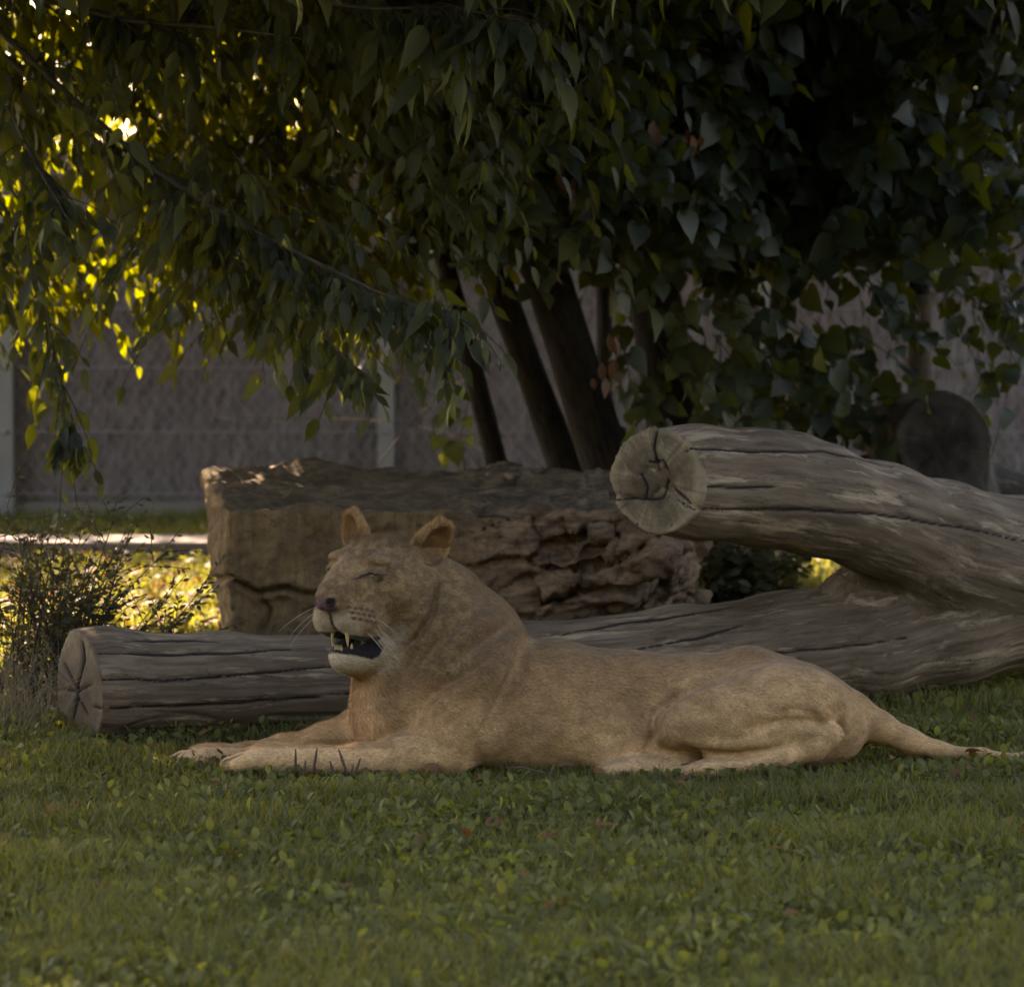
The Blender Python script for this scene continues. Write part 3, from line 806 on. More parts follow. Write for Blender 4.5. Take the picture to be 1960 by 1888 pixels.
def build_crown(root, kind, data, mleaf, mtwig, n_single):
    pos, fr, sz, rd, A, B, ra, rb = data
    u, v = proj(pos)
    dist = np.linalg.norm(pos - np.array([0, -D, CAMH]), axis=1)
    face = np.abs(fr[:, 1, 2])
    inside = (u > 10) & (u < 1950) & (v > 10) & (v < 1000)
    score = np.where(inside, sz / dist * (0.25 + face) * np.exp(-0.35 * (dist - dist[inside].min() if inside.any() else 0)), -1)
    idx = np.argsort(-score)[:n_single]; idx = idx[score[idx] > 0]
    rest = np.ones(len(pos), bool); rest[idx] = False
    cr = part('crown', leaf_mesh('crown', kind, pos[rest], fr[rest], sz[rest], rd[rest]), mleaf, root, 'stuff')
    if (kind, mleaf.name) not in LEAF_ME:
        tv, tt = TEMPL[kind]; me = mesh_np('leaf', tv, tris=tt); me.materials.append(mleaf); LEAF_ME[(kind, mleaf.name)] = me
    me = LEAF_ME[(kind, mleaf.name)]
    for i in idx:
        o = bpy.data.objects.new('leaf', me); COL.objects.link(o); o.parent = cr
        m4 = Matrix([[*(fr[i, r] * sz[i]), pos[i, r]] for r in range(3)] + [[0, 0, 0, 1]])
        o.matrix_local = m4
    part('twigs', sticks_mesh('twigs', A, B, ra, rb), mtwig, root, 'stuff')
    return cr

# ------------------------------------------------------------------ ground
def build_ground():
    m = M('soil', 0.95, 0.1)
    co = m.coord('Object', (1, 1, 1)); n1 = m.noise(co, 3.0, 6, 0.65); n2 = m.noise(co, 40, 4)
    c = m.mix(m.ramp(n1, [(0.35, 0), (0.65, 1)]), (0.020, 0.017, 0.010), (0.030, 0.034, 0.014))
    c = m.mix(m.ramp(n2, [(0.5, 0), (0.75, 0.6)]), c, (0.05, 0.036, 0.02))
    m.color(c); m.bump(n2, 0.6, 0.02)
    g = obj('ground', mesh_np('ground', [(-300, -60, 0), (300, -60, 0), (300, 700, 0), (-300, 700, 0)], quads=[(0, 1, 2, 3)]), m.m)
    g['kind'] = 'structure'
    return g
def build_lawn():
    mg = mat_leaf('grass_blade', (0.102, 0.100, 0.036), (0.26, 0.25, 0.03), 0.4, 0.45, 0.6)
    mc = mat_leaf('clover_leaf', (0.092, 0.098, 0.034), (0.26, 0.26, 0.03), 0.4, 0.5, 0.6)
    md = mat_leaf('dry_leaf', (0.16, 0.075, 0.03), (0.30, 0.12, 0.03), 0.2, 0.4, 0.6)
    def scatter(n, x0, x1, y0, y1, wedge=True):
        y = rng.uniform(y0, y1, n)
        k = (y + D) / D if wedge else 1.0
        x = rng.uniform(x0, x1, n) * k
        return np.c_[x, y, np.zeros(n)]
    def blades(name, p, h0, h1, w, label, bend=0.5):
        n = len(p)
        h = rng.uniform(h0, h1, n) * (0.55 + 0.9 * fbm(p * np.array([2.5, 2.5, 0]), 2, 9)) * near_lioness(p); az = rng.uniform(0, 6.283, n)
        d = np.c_[np.cos(az), np.sin(az), np.zeros(n)]; sd_ = np.c_[-np.sin(az), np.cos(az), np.zeros(n)]
        b = rng.uniform(0.1, bend, n) * h * 1.6
        z = np.array([0, 0, 1.0])
        ww = (w * rng.uniform(0.7, 1.3, n))[:, None]
        V = np.empty((n, 5, 3))
        V[:, 0] = p + sd_ * ww; V[:, 1] = p - sd_ * ww
        mid = p + z * (h * 0.6)[:, None] + d * (b * 0.3)[:, None]
        V[:, 2] = mid + sd_ * ww * 0.8; V[:, 3] = mid - sd_ * ww * 0.8
        V[:, 4] = p + z * (h * 0.95)[:, None] + d * b[:, None]
        t = np.array([(0, 1, 3), (0, 3, 2), (2, 3, 4)]); t = (np.arange(n)[:, None, None] * 5 + t[None]).reshape(-1, 3)
        me = mesh_np(name, V.reshape(-1, 3), tris=t)
        attr_f(me, 'rnd', np.repeat(np.clip(fbm(p * 1.7, 3, 4) * 0.8 + rng.uniform(-0.25, 0.3, n), 0, 0.999), 5))
        o = obj(name, me, mg); o['kind'] = 'stuff'; tag(o, label, 'grass')
        return o
    def near_lioness(p):
        return 1 - 0.33 * sstep(-1.35, -1.15, p[:, 0]) * sstep(1.9, 1.7, p[:, 0]) * sstep(-0.85, -0.55, p[:, 1]) * sstep(0.5, 0.3, p[:, 1])
    # keep the turf out from under the lioness' body
    def clear(p):
        keep = ~((p[:, 0] > -0.35) & (p[:, 0] < 0.95) & (p[:, 1] > -0.16) & (p[:, 1] < 0.25))
        return p[keep]
    p = clear(scatter(120000, -1.75, 1.75, -4.3, 0.9))
    blades('lawn_grass', p, 0.045, 0.10, 0.0026, 'short green lawn grass around the lioness')
    p = scatter(70000, -1.8, 1.8, 0.9, 9.6)
    blades('back_grass', p, 0.04, 0.10, 0.0035, 'grass growing between the log and the wall')
    # broad low leaves: clover, plantain, dandelion
    n = 40000
    p = clear(scatter(n, -1.75, 1.75, -4.3, 1.2))
    dens = fbm(p * np.array([1.6, 1.6, 0]), 3, 6)
    p = p[rng.random(len(p)) < sstep(0.28, 0.55, dens) * 0.9 + 0.1]; n = len(p)
    p[:, 2] = rng.uniform(0.008, 0.06, n) * (0.3 + 1.3 * fbm(p * 4, 2, 8)) * near_lioness(p)
    az = rng.uniform(0, 6.283, n); el = rng.uniform(-0.1, 1.35, n)
    tip = np.c_[np.cos(az) * np.cos(el), np.sin(az) * np.cos(el), np.sin(el)]
    nrm = np.c_[rng.normal(0, 0.4, n), rng.normal(-0.25, 0.4, n), np.ones(n)]
    me = leaf_mesh('clover', 'round', p, frames(tip, nrm), rng.uniform(0.011, 0.038, n), np.clip(fbm(p * np.array([2, 2, 0]), 3, 14) * 0.8 + rng.uniform(-0.25, 0.3, n), 0, 0.999))
    o = obj('clover', me, mc); o['kind'] = 'stuff'; tag(o, 'low broad-leaved clover and weeds carpeting the lawn', 'ground cover')
    # tufts of larger leaves
    cen = clear(scatter(330, -1.75, 1.75, -4.3, 1.0)); k_ = 20
    p = np.repeat(cen, k_, axis=0) + np.c_[rng.normal(0, 0.05, len(cen) * k_), rng.normal(0, 0.05, len(cen) * k_), np.zeros(len(cen) * k_)]
    p = clear(p); p = p[near_lioness(p) > 0.93]; n = len(p); p[:, 2] = rng.uniform(0.012, 0.055, n) * near_lioness(p)
    az = rng.uniform(0, 6.283, n); el = rng.uniform(0.2, 1.4, n)
    tip = np.c_[np.cos(az) * np.cos(el), np.sin(az) * np.cos(el), np.sin(el)]
    me = leaf_mesh('weed_tufts', 'round', p, frames(tip, np.c_[rng.normal(0, 0.5, n), rng.normal(-0.35, 0.5, n), np.ones(n)]), rng.uniform(0.016, 0.042, n), np.clip(rng.normal(0.45, 0.28, n), 0, 0.999))
    o = obj('weed_tufts', me, mc); o['kind'] = 'stuff'; tag(o, 'tufts of larger broad leaves standing out of the lawn', 'ground cover')
    p = scatter(5000, -1.8, 1.8, 0.9, 9.3); n = len(p); p[:, 2] = rng.uniform(0.01, 0.07, n)
    az = rng.uniform(0, 6.283, n); el = rng.uniform(0.0, 1.0, n)
    tip = np.c_[np.cos(az) * np.cos(el), np.sin(az) * np.cos(el), np.sin(el)]
    me = leaf_mesh('weeds', 'round', p, frames(tip, np.c_[rng.normal(0, .4, n), rng.normal(-.3, .4, n), np.ones(n)]), rng.uniform(0.025, 0.06, n), rng.random(n))
    o = obj('weeds', me, mc); o['kind'] = 'stuff'; tag(o, 'broad weeds among the grass behind the fallen log', 'ground cover')
    # fallen leaves
    p = np.r_[scatter(500, -1.8, 1.8, -4.2, 1.0), scatter(2600, -1.8, -0.6, 2.0, 8.5), scatter(700, -0.5, 1.8, 2.0, 8.5)]; n = len(p); p[:, 2] = rng.uniform(0.02, 0.06, n)
    az = rng.uniform(0, 6.283, n); tip = np.c_[np.cos(az), np.sin(az), rng.normal(0.1, 0.35, n)]
    me = leaf_mesh('leaf_litter', 'hackberry', p, frames(tip, np.c_[rng.normal(0, .5, n), rng.normal(-.2, .5, n), np.ones(n)]), rng.uniform(0.03, 0.07, n), rng.random(n))
    o = obj('leaf_litter', me, md); o['kind'] = 'stuff'; tag(o, 'dry brown leaves fallen in the grass', 'leaf litter')

# ------------------------------------------------------------------ the forked log
def wood_field(gx, gy, gz): return Field(gx, gy, gz)
def wood_mesh(name, chains, cuts, extra=None, step=0.009, cracks=(), k=0.06, knots=(), lines=()):
    allp = np.array([p for ch in chains for p, r in ch]); R = max(r for ch in chains for p, r in ch) + 0.06
    lo = allp.min(0) - R; hi = allp.max(0) + R
    F = Field(grid([(lo[0], hi[0], step)]), grid([(lo[1], hi[1], step)]), grid([(lo[2], hi[2], step)]))
    for ch in chains: F.chain(ch, k=k)
    for c_, r_ in knots: F.ball(c_, r_, k=0.05)
    for p, nrm, lim in cuts:
        # a cut only bites near its own end
        g = F.g; nn = np.asarray(nrm, float); nn /= np.linalg.norm(nn)
        sl, gg = F._sub(np.asarray(p) - lim, np.asarray(p) + lim)
        d = (gg[0] - p[0]) * nn[0] + (gg[1] - p[1]) * nn[1] + (gg[2] - p[2]) * nn[2]
        F.V[sl] = np.maximum(F.V[sl], d.astype(np.float32))
    for pts, r, kk in cracks: F.chain([(p, r) for p in pts], k=kk, sub=True)
    v, q = F.mesh()
    # along / around coordinates from the nearest limb
    best = np.full(len(v), 1e9); G = np.zeros((len(v), 3)); off = 0.0
    for ch in chains:
        s = off
        for (a, ra), (b, rb) in zip(ch[:-1], ch[1:]):
            ba = b - a; L = np.linalg.norm(ba); h = np.clip((v - a) @ ba / (L * L), 0, 1)
            w = v - a - h[:, None] * ba; d = np.linalg.norm(w, axis=1) - (ra + (rb - ra) * h)
            m = d < best; best[m] = d[m]
            e1 = np.cross(ba / L, [0, 0, 1.0]); e1 /= np.linalg.norm(e1) + 1e-9; e2 = np.cross(ba / L, e1)
            G[m] = np.c_[w @ e1, w @ e2, s + h * L][m]
            s += L
        off += 7.3
    n = vnormals(v, q)
    endm = np.zeros(len(v)); ring = np.zeros((len(v), 3))
    for p, nrm, lim in cuts:
        nn = np.asarray(nrm, float); nn /= np.linalg.norm(nn)
        m = (np.abs((v - p) @ nn) < 0.012) & (np.linalg.norm(v - p, axis=1) < lim) & ((n @ nn) > 0.5)
        endm[m] = 1 if lim != 0.31 else 0.8
        e1 = np.cross(nn, [0, 0, 1.0]); e1 /= np.linalg.norm(e1); e2 = np.cross(nn, e1)
        near = np.linalg.norm(v - p, axis=1) < lim
        ring[near] = np.c_[(v - p) @ e1, (v - p) @ e2, (v - p) @ nn * 0.2][near] * (0.3 if lim == 0.31 else 1.0)
    bark = 1 - endm
    gr = np.c_[G[:, 0], G[:, 1], G[:, 2] * 0.10]
    disp = 0.004 * (fbm(gr * 14, 4, 41) - 0.5) + 0.020 * (fbm(G * np.array([4, 4, 2]), 2, 43) - 0.5)
    an = fbm(np.c_[G[:, 0], G[:, 1], G[:, 2] * 0.03] * 13, 2, 47)
    disp -= 0.006 * np.exp(-((an - 0.5) / 0.010) ** 2)
    rr_ = ring * 30
    disp_e = 0.018 * (fbm(rr_ * 0.5, 4, 51) - 0.5) + 0.04 * (fbm(ring * 9, 2, 52) - 0.5)
    disp = disp + 0.003 * (fbm(np.c_[G[:, 0], G[:, 1], G[:, 2] * 0.06] * 30, 3, 55) - 0.5)
    v = v + n * np.where(endm > 0, disp_e, disp)[:, None]
    if extra is not None: v = extra(v, n, endm, ring, G)
    crk = np.zeros(len(v)); U_, W_ = proj(v)
    wob = 5 * (fbm(np.c_[U_ * 0.03, W_ * 0.03, 0 * U_], 3, 57) - 0.5)
    for ln_ in lines:
        de, te = poly_dist(U_, W_ + wob, ln_); m_ = (n[:, 1] < 0.1)
        wd_ = 2.6 * (0.45 + 0.8 * np.sin(np.pi * np.clip(te, 0.03, 0.97)))
        c_ = np.exp(-(de / wd_) ** 2) * m_; crk = np.maximum(crk, c_); v = v - n * (0.011 * c_)[:, None]  # shallow groove; crk carries its painted dark
    me = mesh_np(name, v, quads=q, smooth=True)
    attr_v(me, 'grain', G); attr_f(me, 'endm', endm); attr_v(me, 'ring', ring); attr_f(me, 'crk', crk)
    return me
def build_log():
    W = mat_wood('weathered_wood', (0.210, 0.156, 0.104), (0.092, 0.064, 0.039), (0.27, 0.215, 0.14))
    c = lambda u, v, Y, px: (P(u, v, Y), PX(px, Y))
    lower = [c(138, 1316, 0.58, 108), c(200, 1316, 0.62, 108), c(420, 1316, 0.74, 104), c(700, 1313, 0.90, 100), c(1000, 1292, 1.05, 98), c(1300, 1266, 1.22, 100),
             c(1500, 1245, 1.36, 104), c(1650, 1226, 1.48, 114), c(1800, 1180, 1.64, 130), c(1960, 1135, 1.85, 138), c(2150, 1090, 2.10, 150), c(2300, 1060, 2.25, 150)]
    upper = [c(1232, 918, 0.76, 99), c(1330, 924, 0.86, 103), c(1450, 932, 0.98, 106), c(1560, 952, 1.10, 104), c(1680, 992, 1.28, 104), c(1800, 1042, 1.48, 118), c(1960, 1090, 1.78, 135), c(2150, 1090, 2.10, 150)]
    # ends
    a0 = lower[1][0]; d0 = np.array([-0.88, -0.47, 0.0])
    u0 = P(1255, 919, 0.78); d1 = np.array([-0.62, -0.78, 0.04])
    cr = []
    Yc = lambda u, Y: Y
    def along(pts, Y0, Y1):
        n = len(pts); return [P(u, v, Y0 + (Y1 - Y0) * i / (n - 1)) for i, (u, v) in enumerate(pts)]
    # checks and the rotten heart of the upper end
    def endp(x, y, dep=0.0):
        e1 = np.cross(d1 / np.linalg.norm(d1), [0, 0, 1.0]); e1 /= np.linalg.norm(e1); e2 = np.array([0, 0, 1.0])
        return u0 - e1 * x + e2 * y - d1 / np.linalg.norm(d1) * dep
    hp = [endp(-0.03, 0.03), endp(0.02, 0.02), endp(0.04, -0.03), endp(0.0, -0.05)]
    cr.append((hp, 0.016, 0.012))
    cr.append(([endp(0.02, 0.03), endp(-0.02, 0.09), endp(-0.03, 0.17)], 0.009, 0.01))
    cr.append(([endp(0.03, -0.03), endp(0.09, -0.05), endp(0.17, -0.08)], 0.007, 0.006))
    cr.append(([endp(0.0, -0.05), endp(-0.07, -0.06), endp(-0.17, -0.05)], 0.006, 0.006))
    for a in range(14):
        an = a * 0.449 + 0.2
        cr.append(([endp(0.06 * math.cos(an), 0.06 * math.sin(an)), endp(0.16 * math.cos(an), 0.16 * math.sin(an))], 0.0035, 0.004))
    e0 = P(140, 1316, 0.50)
    cr.append(([P(140, 1290, 0.50), P(145, 1330, 0.50)], 0.035, 0.03))
    kn = [(P(1508, 850, 1.08), np.array([0.09, 0.08, 0.045])), (P(1640, 1132, 1.42), np.array([0.10, 0.10, 0.09])), (P(1720, 1140, 1.52), np.array([0.16, 0.14, 0.12]))]
    LINES = [[(1298, 956), (1330, 974), (1438, 976), (1519, 976), (1595, 979), (1685, 985), (1798, 1003), (1888, 1017), (1990, 1042)],
             [(1312, 864), (1323, 857), (1438, 861), (1510, 863), (1573, 861), (1640, 875), (1708, 893)],
             [(1078, 1212), (1168, 1194), (1271, 1181), (1400, 1160)], [(1213, 1244), (1348, 1217), (1420, 1196)], [(1465, 1251), (1573, 1242), (1735, 1221)], [(1340, 930), (1420, 932), (1500, 930)],
             [(1276, 915), (1276, 938), (1266, 952), (1235, 955), (1200, 952), (1172, 956)], [(1276, 920), (1298, 944), (1322, 962)], [(1262, 900), (1250, 860), (1256, 822)], [(1240, 885), (1268, 880), (1280, 905)], [(1225, 905), (1238, 930), (1236, 955)],
             [(148, 1300), (146, 1340), (138, 1385)], [(112, 1318), (146, 1322), (176, 1308)], [(146, 1322), (160, 1262), (158, 1228)], [(146, 1330), (168, 1372)], [(146, 1320), (122, 1268)],
             [(185, 1248), (315, 1251), (437, 1249), (560, 1240)], [(189, 1300), (315, 1301), (455, 1291), (680, 1268)], [(175, 1354), (315, 1353), (490, 1342), (680, 1326)], [(240, 1226), (330, 1222), (420, 1228)]]
    def rot(v, n, endm, ring, G):
        return v
    me = wood_mesh('forked_log', [lower, upper], [(P(150, 1316, 0.59), d0, 0.31), (u0, d1, 0.30), (P(1196, 858, 0.74), (-0.72, -0.35, 0.60), 0.13)], rot, 0.0078, cr, 0.06, kn, LINES)
    b = Vector(P(900, 1410, 1.1)); b.z = 0
    root = thing('forked_log', 'weathered grey forked log lying behind the lioness, upper limb cut off in mid air', 'log', b)
    part('trunk', me, W, root)
    # the darker log further back
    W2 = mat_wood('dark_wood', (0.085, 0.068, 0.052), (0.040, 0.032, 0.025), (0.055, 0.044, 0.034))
    Y = 4.2
    l2 = [c(1805, 847, Y - 0.02, 93), c(1800, 846, Y + 0.1, 93), c(1745, 832, Y + 0.8, 78), c(1690, 820, Y + 1.7, 60)]
    br = [c(1840, 905, Y + 0.15, 50), c(1900, 925, Y + 0.2, 34), c(1990, 945, Y + 0.3, 28), c(2120, 960, Y + 0.4, 26)]
    lg = [c(1835, 900, Y + 0.1, 60), c(1860, 990, Y + 0.15, 55), c(1875, 1120, Y + 0.2, 58)]
    dn = np.array([0.10, -1, 0.05])
    cr2 = []
    ctr = P(1803, 846, Y)
    for an, L in ((0.5, 0.17), (2.2, 0.12), (3.9, 0.19), (5.2, 0.18), (4.6, 0.1)):
        cr2.append(([ctr + np.array([0, 0, -0.03]), ctr + np.array([math.cos(an) * L, 0, math.sin(an) * L])], 0.006, 0.004))
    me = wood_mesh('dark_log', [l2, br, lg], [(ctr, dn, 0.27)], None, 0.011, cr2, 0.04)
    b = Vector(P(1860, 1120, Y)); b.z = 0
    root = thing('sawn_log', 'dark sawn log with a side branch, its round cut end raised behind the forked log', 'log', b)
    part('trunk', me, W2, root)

# ------------------------------------------------------------------ the boulder
def build_rock():
    Y0 = 2.0
    lo = P(380, 1320, Y0); 
    x0 = P(395, 0, 2.1)[0]; x1 = P(1345, 0, 2.2)[0]
    F = Field(grid([(x0 - 0.15, x1 + 0.2, 0.0105)]), grid([(Y0 - 0.15, Y0 + 1.75, 0.0125)]), grid([(-0.1, 0.86, 0.0105)]))
    cx = (x0 + x1) / 2
    F.V[:] = -1.0
    pl = lambda p, n, k=0.03: F.plane(p, n, k)
    zt = P(700, 958, Y0 + 0.03)[2] - 0.085
    pl((cx, 0, zt), (0.0, -0.03, 1))
    pl((0, Y0, 0.3), (-0.06, -1, 0.05)); pl((0, Y0 + 1.45, 0.3), (0.05, 1, 0.1))
    pl(P(425, 1050, Y0 + 0.1), (-1, -0.16, 0.09)); pl(P(422, 1080, Y0 + 0.1), (-1, -0.1, -0.12), 0.02)
    pl(P(1285, 1050, Y0 + 0.2), (1, -0.15, 0.03)); pl(P(1275, 1080, Y0 + 0.2), (0.72, -0.25, -0.62), 0.02)
    pl(P(1180, 945, Y0 + 0.05), (0.42, -0.15, 0.95), 0.03)
    pl(P(430, 935, Y0 + 0.05), (-0.6, -0.3, 0.75), 0.03)
    pl(P(1100, 1250, Y0 + 0.03), (0.25, -0.9, -0.35), 0.03)
    def crack(pts, r, k=0.006): F.chain([(P(u, v, Y), r) for u, v, Y in pts], k=k, sub=True)
    crack([(395, 1102, Y0 + 0.04), (440, 1108, Y0), (490, 1132, Y0 - 0.0), (540, 1124, Y0 - 0.0), (600, 1140, Y0), (660, 1120, Y0)], 0.013)
    crack([(490, 1132, Y0), (520, 1165, Y0), (500, 1215, Y0)], 0.007)
    for s_ in range(9):
        u = 930 + rng.uniform(0, 330); v_ = 985 + s_ * 22
        pts = [(u + i * 28, v_ + i * rng.uniform(-6, 4) - 8 * i, Y0 - 0.02 + 0.01 * i) for i in range(int(rng.integers(3, 7)))]
        crack(pts, rng.uniform(0.008, 0.020), 0.012)
    v, q = F.mesh(); n = vnormals(v, q)
    u, w = proj(v)
    right = sstep(820, 980, u)
    st = np.c_[v[:, 0] * 4 + 1.5 * v[:, 2], v[:, 1] * 4, v[:, 2] * 16 - v[:, 0] * 3.5]
    lay = fbm(st, 4, 61)
    d = 0.11 * (fbm(v * 2.6, 4, 62) - 0.5) + 0.034 * (fbm(v * 13, 4, 63, 0.65) - 0.5)
    wp = np.c_[v[:, 0] * 4 + 1.5 * v[:, 2], v[:, 1] * 4, v[:, 2] * 9 - v[:, 0] * 3.0] + 0.25 * (fbm(v * 7, 3, 67)[:, None] - 0.5)
    f1, f2, ci = worley(wp, 5); g1, g2, cj = worley(wp * 2.3, 15)
    blk = 0.085 * (ci - 0.5) + 0.026 * (cj - 0.5) - 0.020 * np.exp(-((f2 - f1) / 0.05) ** 2) - 0.005 * np.exp(-((g2 - g1) / 0.08) ** 2) + 0.028 * (fbm(np.c_[v[:, 0] * 9, v[:, 1] * 9, v[:, 2] * 40 - v[:, 0] * 12], 3, 68) - 0.5)
    d = d + (0.12 + 0.88 * right) * blk * (1 - 0.4 * sstep(0.5, 0.9, n[:, 2]))
    top = sstep(0.5, 0.9, n[:, 2]); d = d + top * 0.08 * (fbm(v * np.array([3, 5, 3]), 4, 66) - 0.5)
    d = d * np.where(v[:, 2] < 0.02, 0.3, 1)
    v = v + n * d[:, None]
    for pts, dp, w_ in (([(385, 1100), (440, 1110), (490, 1132), (540, 1124), (600, 1142), (660, 1120)], 0.05, 5), ([(490, 1132), (515, 1165), (500, 1220)], 0.03, 5), ([(560, 1175), (620, 1170), (680, 1180)], 0.02, 5),
                        ([(980, 1120), (1060, 1090), (1140, 1085), (1230, 1050)], 0.05, 7), ([(1000, 1160), (1100, 1130), (1200, 1125), (1280, 1085)], 0.06, 7)):
        v = groove(v, n, u, w, [(a + rng.uniform(-3, 3), b + rng.uniform(-3, 3)) for a, b in pts], dp, w_, 0.35)
    me = mesh_np('boulder', v, quads=q, smooth=False)
    attr_f(me, 'lay', right); attr_f(me, 'top', top)
    m = M('boulder_stone', 0.9, 0.2)
    co = m.coord('Object', (1, 1, 1)); n1 = m.noise(co, 4, 7, 0.65); n2 = m.noise(co, 26, 6, 0.7); n3 = m.noise(m.coord('Object', (1.2, 1, 5)), 6, 6, 0.7, 1.0)
    n4 = m.noise(m.coord('Object', (9, 4, 1.1)), 3, 5, 0.65)
    c = m.mix(m.ramp(n1, [(0.32, 0), (0.68, 1)]), (0.135, 0.082, 0.036), (0.28, 0.18, 0.080))
    c = m.mix(m.ramp(n4, [(0.4, 0.6), (0.62, 0)]), c, (0.085, 0.058, 0.034))
    c2 = m.mix(m.ramp(n3, [(0.35, 0), (0.62, 1)]), (0.075, 0.048, 0.030), (0.27, 0.165, 0.090))
    c2 = m.mix(m.ramp(n2, [(0.56, 0), (0.7, 0.6)]), c2, (0.24, 0.21, 0.18))
    c = m.mix(m.attr('lay').outputs['Fac'], c, c2)
    c = m.mix(m.math('MULTIPLY', m.attr('top').outputs['Fac'], 0.75), c, m.mix(m.ramp(n3, [(0.4, 0), (0.6, 1)]), (0.060, 0.046, 0.032), (0.17, 0.125, 0.078)))
    c = m.mix(m.ramp(n2, [(0.35, 0.7), (0.5, 0)]), c, (0.07, 0.047, 0.026))
    m.color(c); m.bump(m.math('ADD', n2, n1), 0.8, 0.02)
    o = tag(obj('boulder', me, m.m), 'large flat-topped brown boulder with cracked, flaking front behind the lioness', 'boulder')
    return o

# ------------------------------------------------------------------ wall with mesh fence
def box(name, x0, x1, y0, y1, z0, z1, bev=0.0):
    if bev <= 0:
        v = [(x, y, z) for x in (x0, x1) for y in (y0, y1) for z in (z0, z1)]
        q = [(0, 1, 3, 2), (4, 6, 7, 5), (0, 4, 5, 1), (2, 3, 7, 6), (0, 2, 6, 4), (1, 5, 7, 3)]
        return mesh_np(name, v, quads=q)
    import bmesh
    bm = bmesh.new(); bmesh.ops.create_cube(bm, size=1.0)
    for w in bm.verts: w.co = ((x0 + x1) / 2 + w.co.x * (x1 - x0), (y0 + y1) / 2 + w.co.y * (y1 - y0), (z0 + z1) / 2 + w.co.z * (z1 - z0))
    bmesh.ops.bevel(bm, geom=bm.edges[:], offset=bev, segments=2, affect='EDGES', profile=0.6)
    me = bpy.data.meshes.new(name); bm.to_mesh(me); bm.free(); return me
def build_wall():
    YW = 9.9
    pitch = PX(725, YW); xs = [P(8, 0, YW)[0] + pitch * i for i in range(-1, 5)]
    ZT = 2.05
    m = M('wall_concrete', 0.9, 0.2)
    co = m.coord('Object', (1, 1, 0.35)); n1 = m.noise(co, 22, 5, 0.6, 0.3); n2 = m.noise(m.coord('Object', (1, 1, 1)), 1.3, 5, 0.6)
    n3 = m.noise(m.coord('Object', (1, 1, 0.12)), 40, 3, 0.5)
    c = m.mix(m.ramp(n1, [(0.35, 0), (0.65, 1)]), (0.150, 0.126, 0.120), (0.29, 0.25, 0.238))
    c = m.mix(m.ramp(n2, [(0.4, 0.45), (0.65, 0)]), c, (0.15, 0.122, 0.118))
    m.color(c); m.bump(m.math('ADD', n1, m.math('MULTIPLY', n3, 0.5)), 1.0, 0.05)
    mp = M('plinth_concrete', 0.85, 0.2); np_ = mp.noise(mp.coord('Object'), 9, 5); mp.color(mp.mix(np_, (0.17, 0.15, 0.13), (0.27, 0.245, 0.215))); mp.bump(np_, 0.3, 0.01)
    ms = M('galvanised_steel', 0.5, 0.4); ns = ms.noise(ms.coord('Object', (1, 1, 0.4)), 12, 5); ms.color(ms.mix(ns, (0.19, 0.19, 0.185), (0.28, 0.28, 0.27))); ms.b.inputs['Metallic'].default_value = 0.25
    mw = M('fence_wire', 0.5, 0.4).color((0.25, 0.225, 0.215)).m
    root = thing('concrete_wall', 'ribbed grey-brown concrete wall with mesh fence closing off the enclosure', 'wall', (0, YW, 0))
    # ribbed panels, one between each pair of posts; the relief is real
    for i in range(len(xs) - 1):
        a, b = xs[i] + 0.004, xs[i + 1] - 0.004
        nx, nz = 190, 110
        X, Z = np.meshgrid(np.linspace(a, b, nx), np.linspace(0.075, ZT, nz), indexing='ij')
        pp = np.stack([X, np.zeros_like(X), Z], -1)
        rel = 0.030 * (fbm(pp * np.array([26, 1, 9]), 3, 71) - 0.5) + 0.018 * (fbm(pp * np.array([9, 1, 4]), 2, 72 + i) - 0.5)
        front = np.stack([X, YW + rel, Z], -1).reshape(-1, 3)
        back = front.copy(); back[:, 1] = YW + 0.14
        ii, jj = np.meshgrid(np.arange(nx - 1), np.arange(nz - 1), indexing='ij')
        qf = np.stack([ii * nz + jj, (ii + 1) * nz + jj, (ii + 1) * nz + jj + 1, ii * nz + jj + 1], -1).reshape(-1, 4)
        N = nx * nz
        cn = [0, (nx - 1) * nz, (nx - 1) * nz + nz - 1, nz - 1]
        v = np.r_[front, back[cn]]
        def strip(idx, c0, c1):
            return [(idx[k + 1], idx[k], c0) for k in range(len(idx) - 1)] + [(idx[-1], c0, c1)]
        tr = strip([k * nz + nz - 1 for k in range(nx)], N + 3, N + 2) + strip([k * nz for k in range(nx)][::-1], N + 1, N)
        tr += strip([k for k in range(nz)], N, N + 3) + strip([(nx - 1) * nz + k for k in range(nz)][::-1], N + 2, N + 1)
        part('wall_panel', mesh_np('wall_panel', v, tris=np.array(tr), quads=np.r_[qf, [[N + 1, N, N + 3, N + 2]]], smooth=True), m.m, root)
    part('plinth', box('plinth', xs[0], xs[-1], YW - 0.06, YW + 0.16, -0.05, 0.082, 0.008), mp.m, root)
    for i, x in enumerate(xs):
        w = PX(15, YW)
        po = part('post', box('post', x - w, x + w, YW - 0.13, YW - 0.05, 0.0, ZT + 0.05, 0.006), ms.m, root)
        for vv in (703, 826, 944):
            zc = P(730, vv, YW - 0.13)[2]
            bo = tube_mesh('bolt', [(x, YW - 0.13 + 0.004, zc), (x, YW - 0.143, zc), (x, YW - 0.148, zc)], [0.016, 0.016, 0.010], 8)
            part('bolt', bo, ms.m, po)
    yf = YW - 0.09
    for vv in (703, 826, 944, 590):
        zc = P(730, vv, YW - 0.1)[2]
        part('tension_wire', tube_mesh('tension_wire', [(xs[0], yf, zc), (xs[-1], yf, zc)], [0.0035, 0.0035], 5), mw, root)
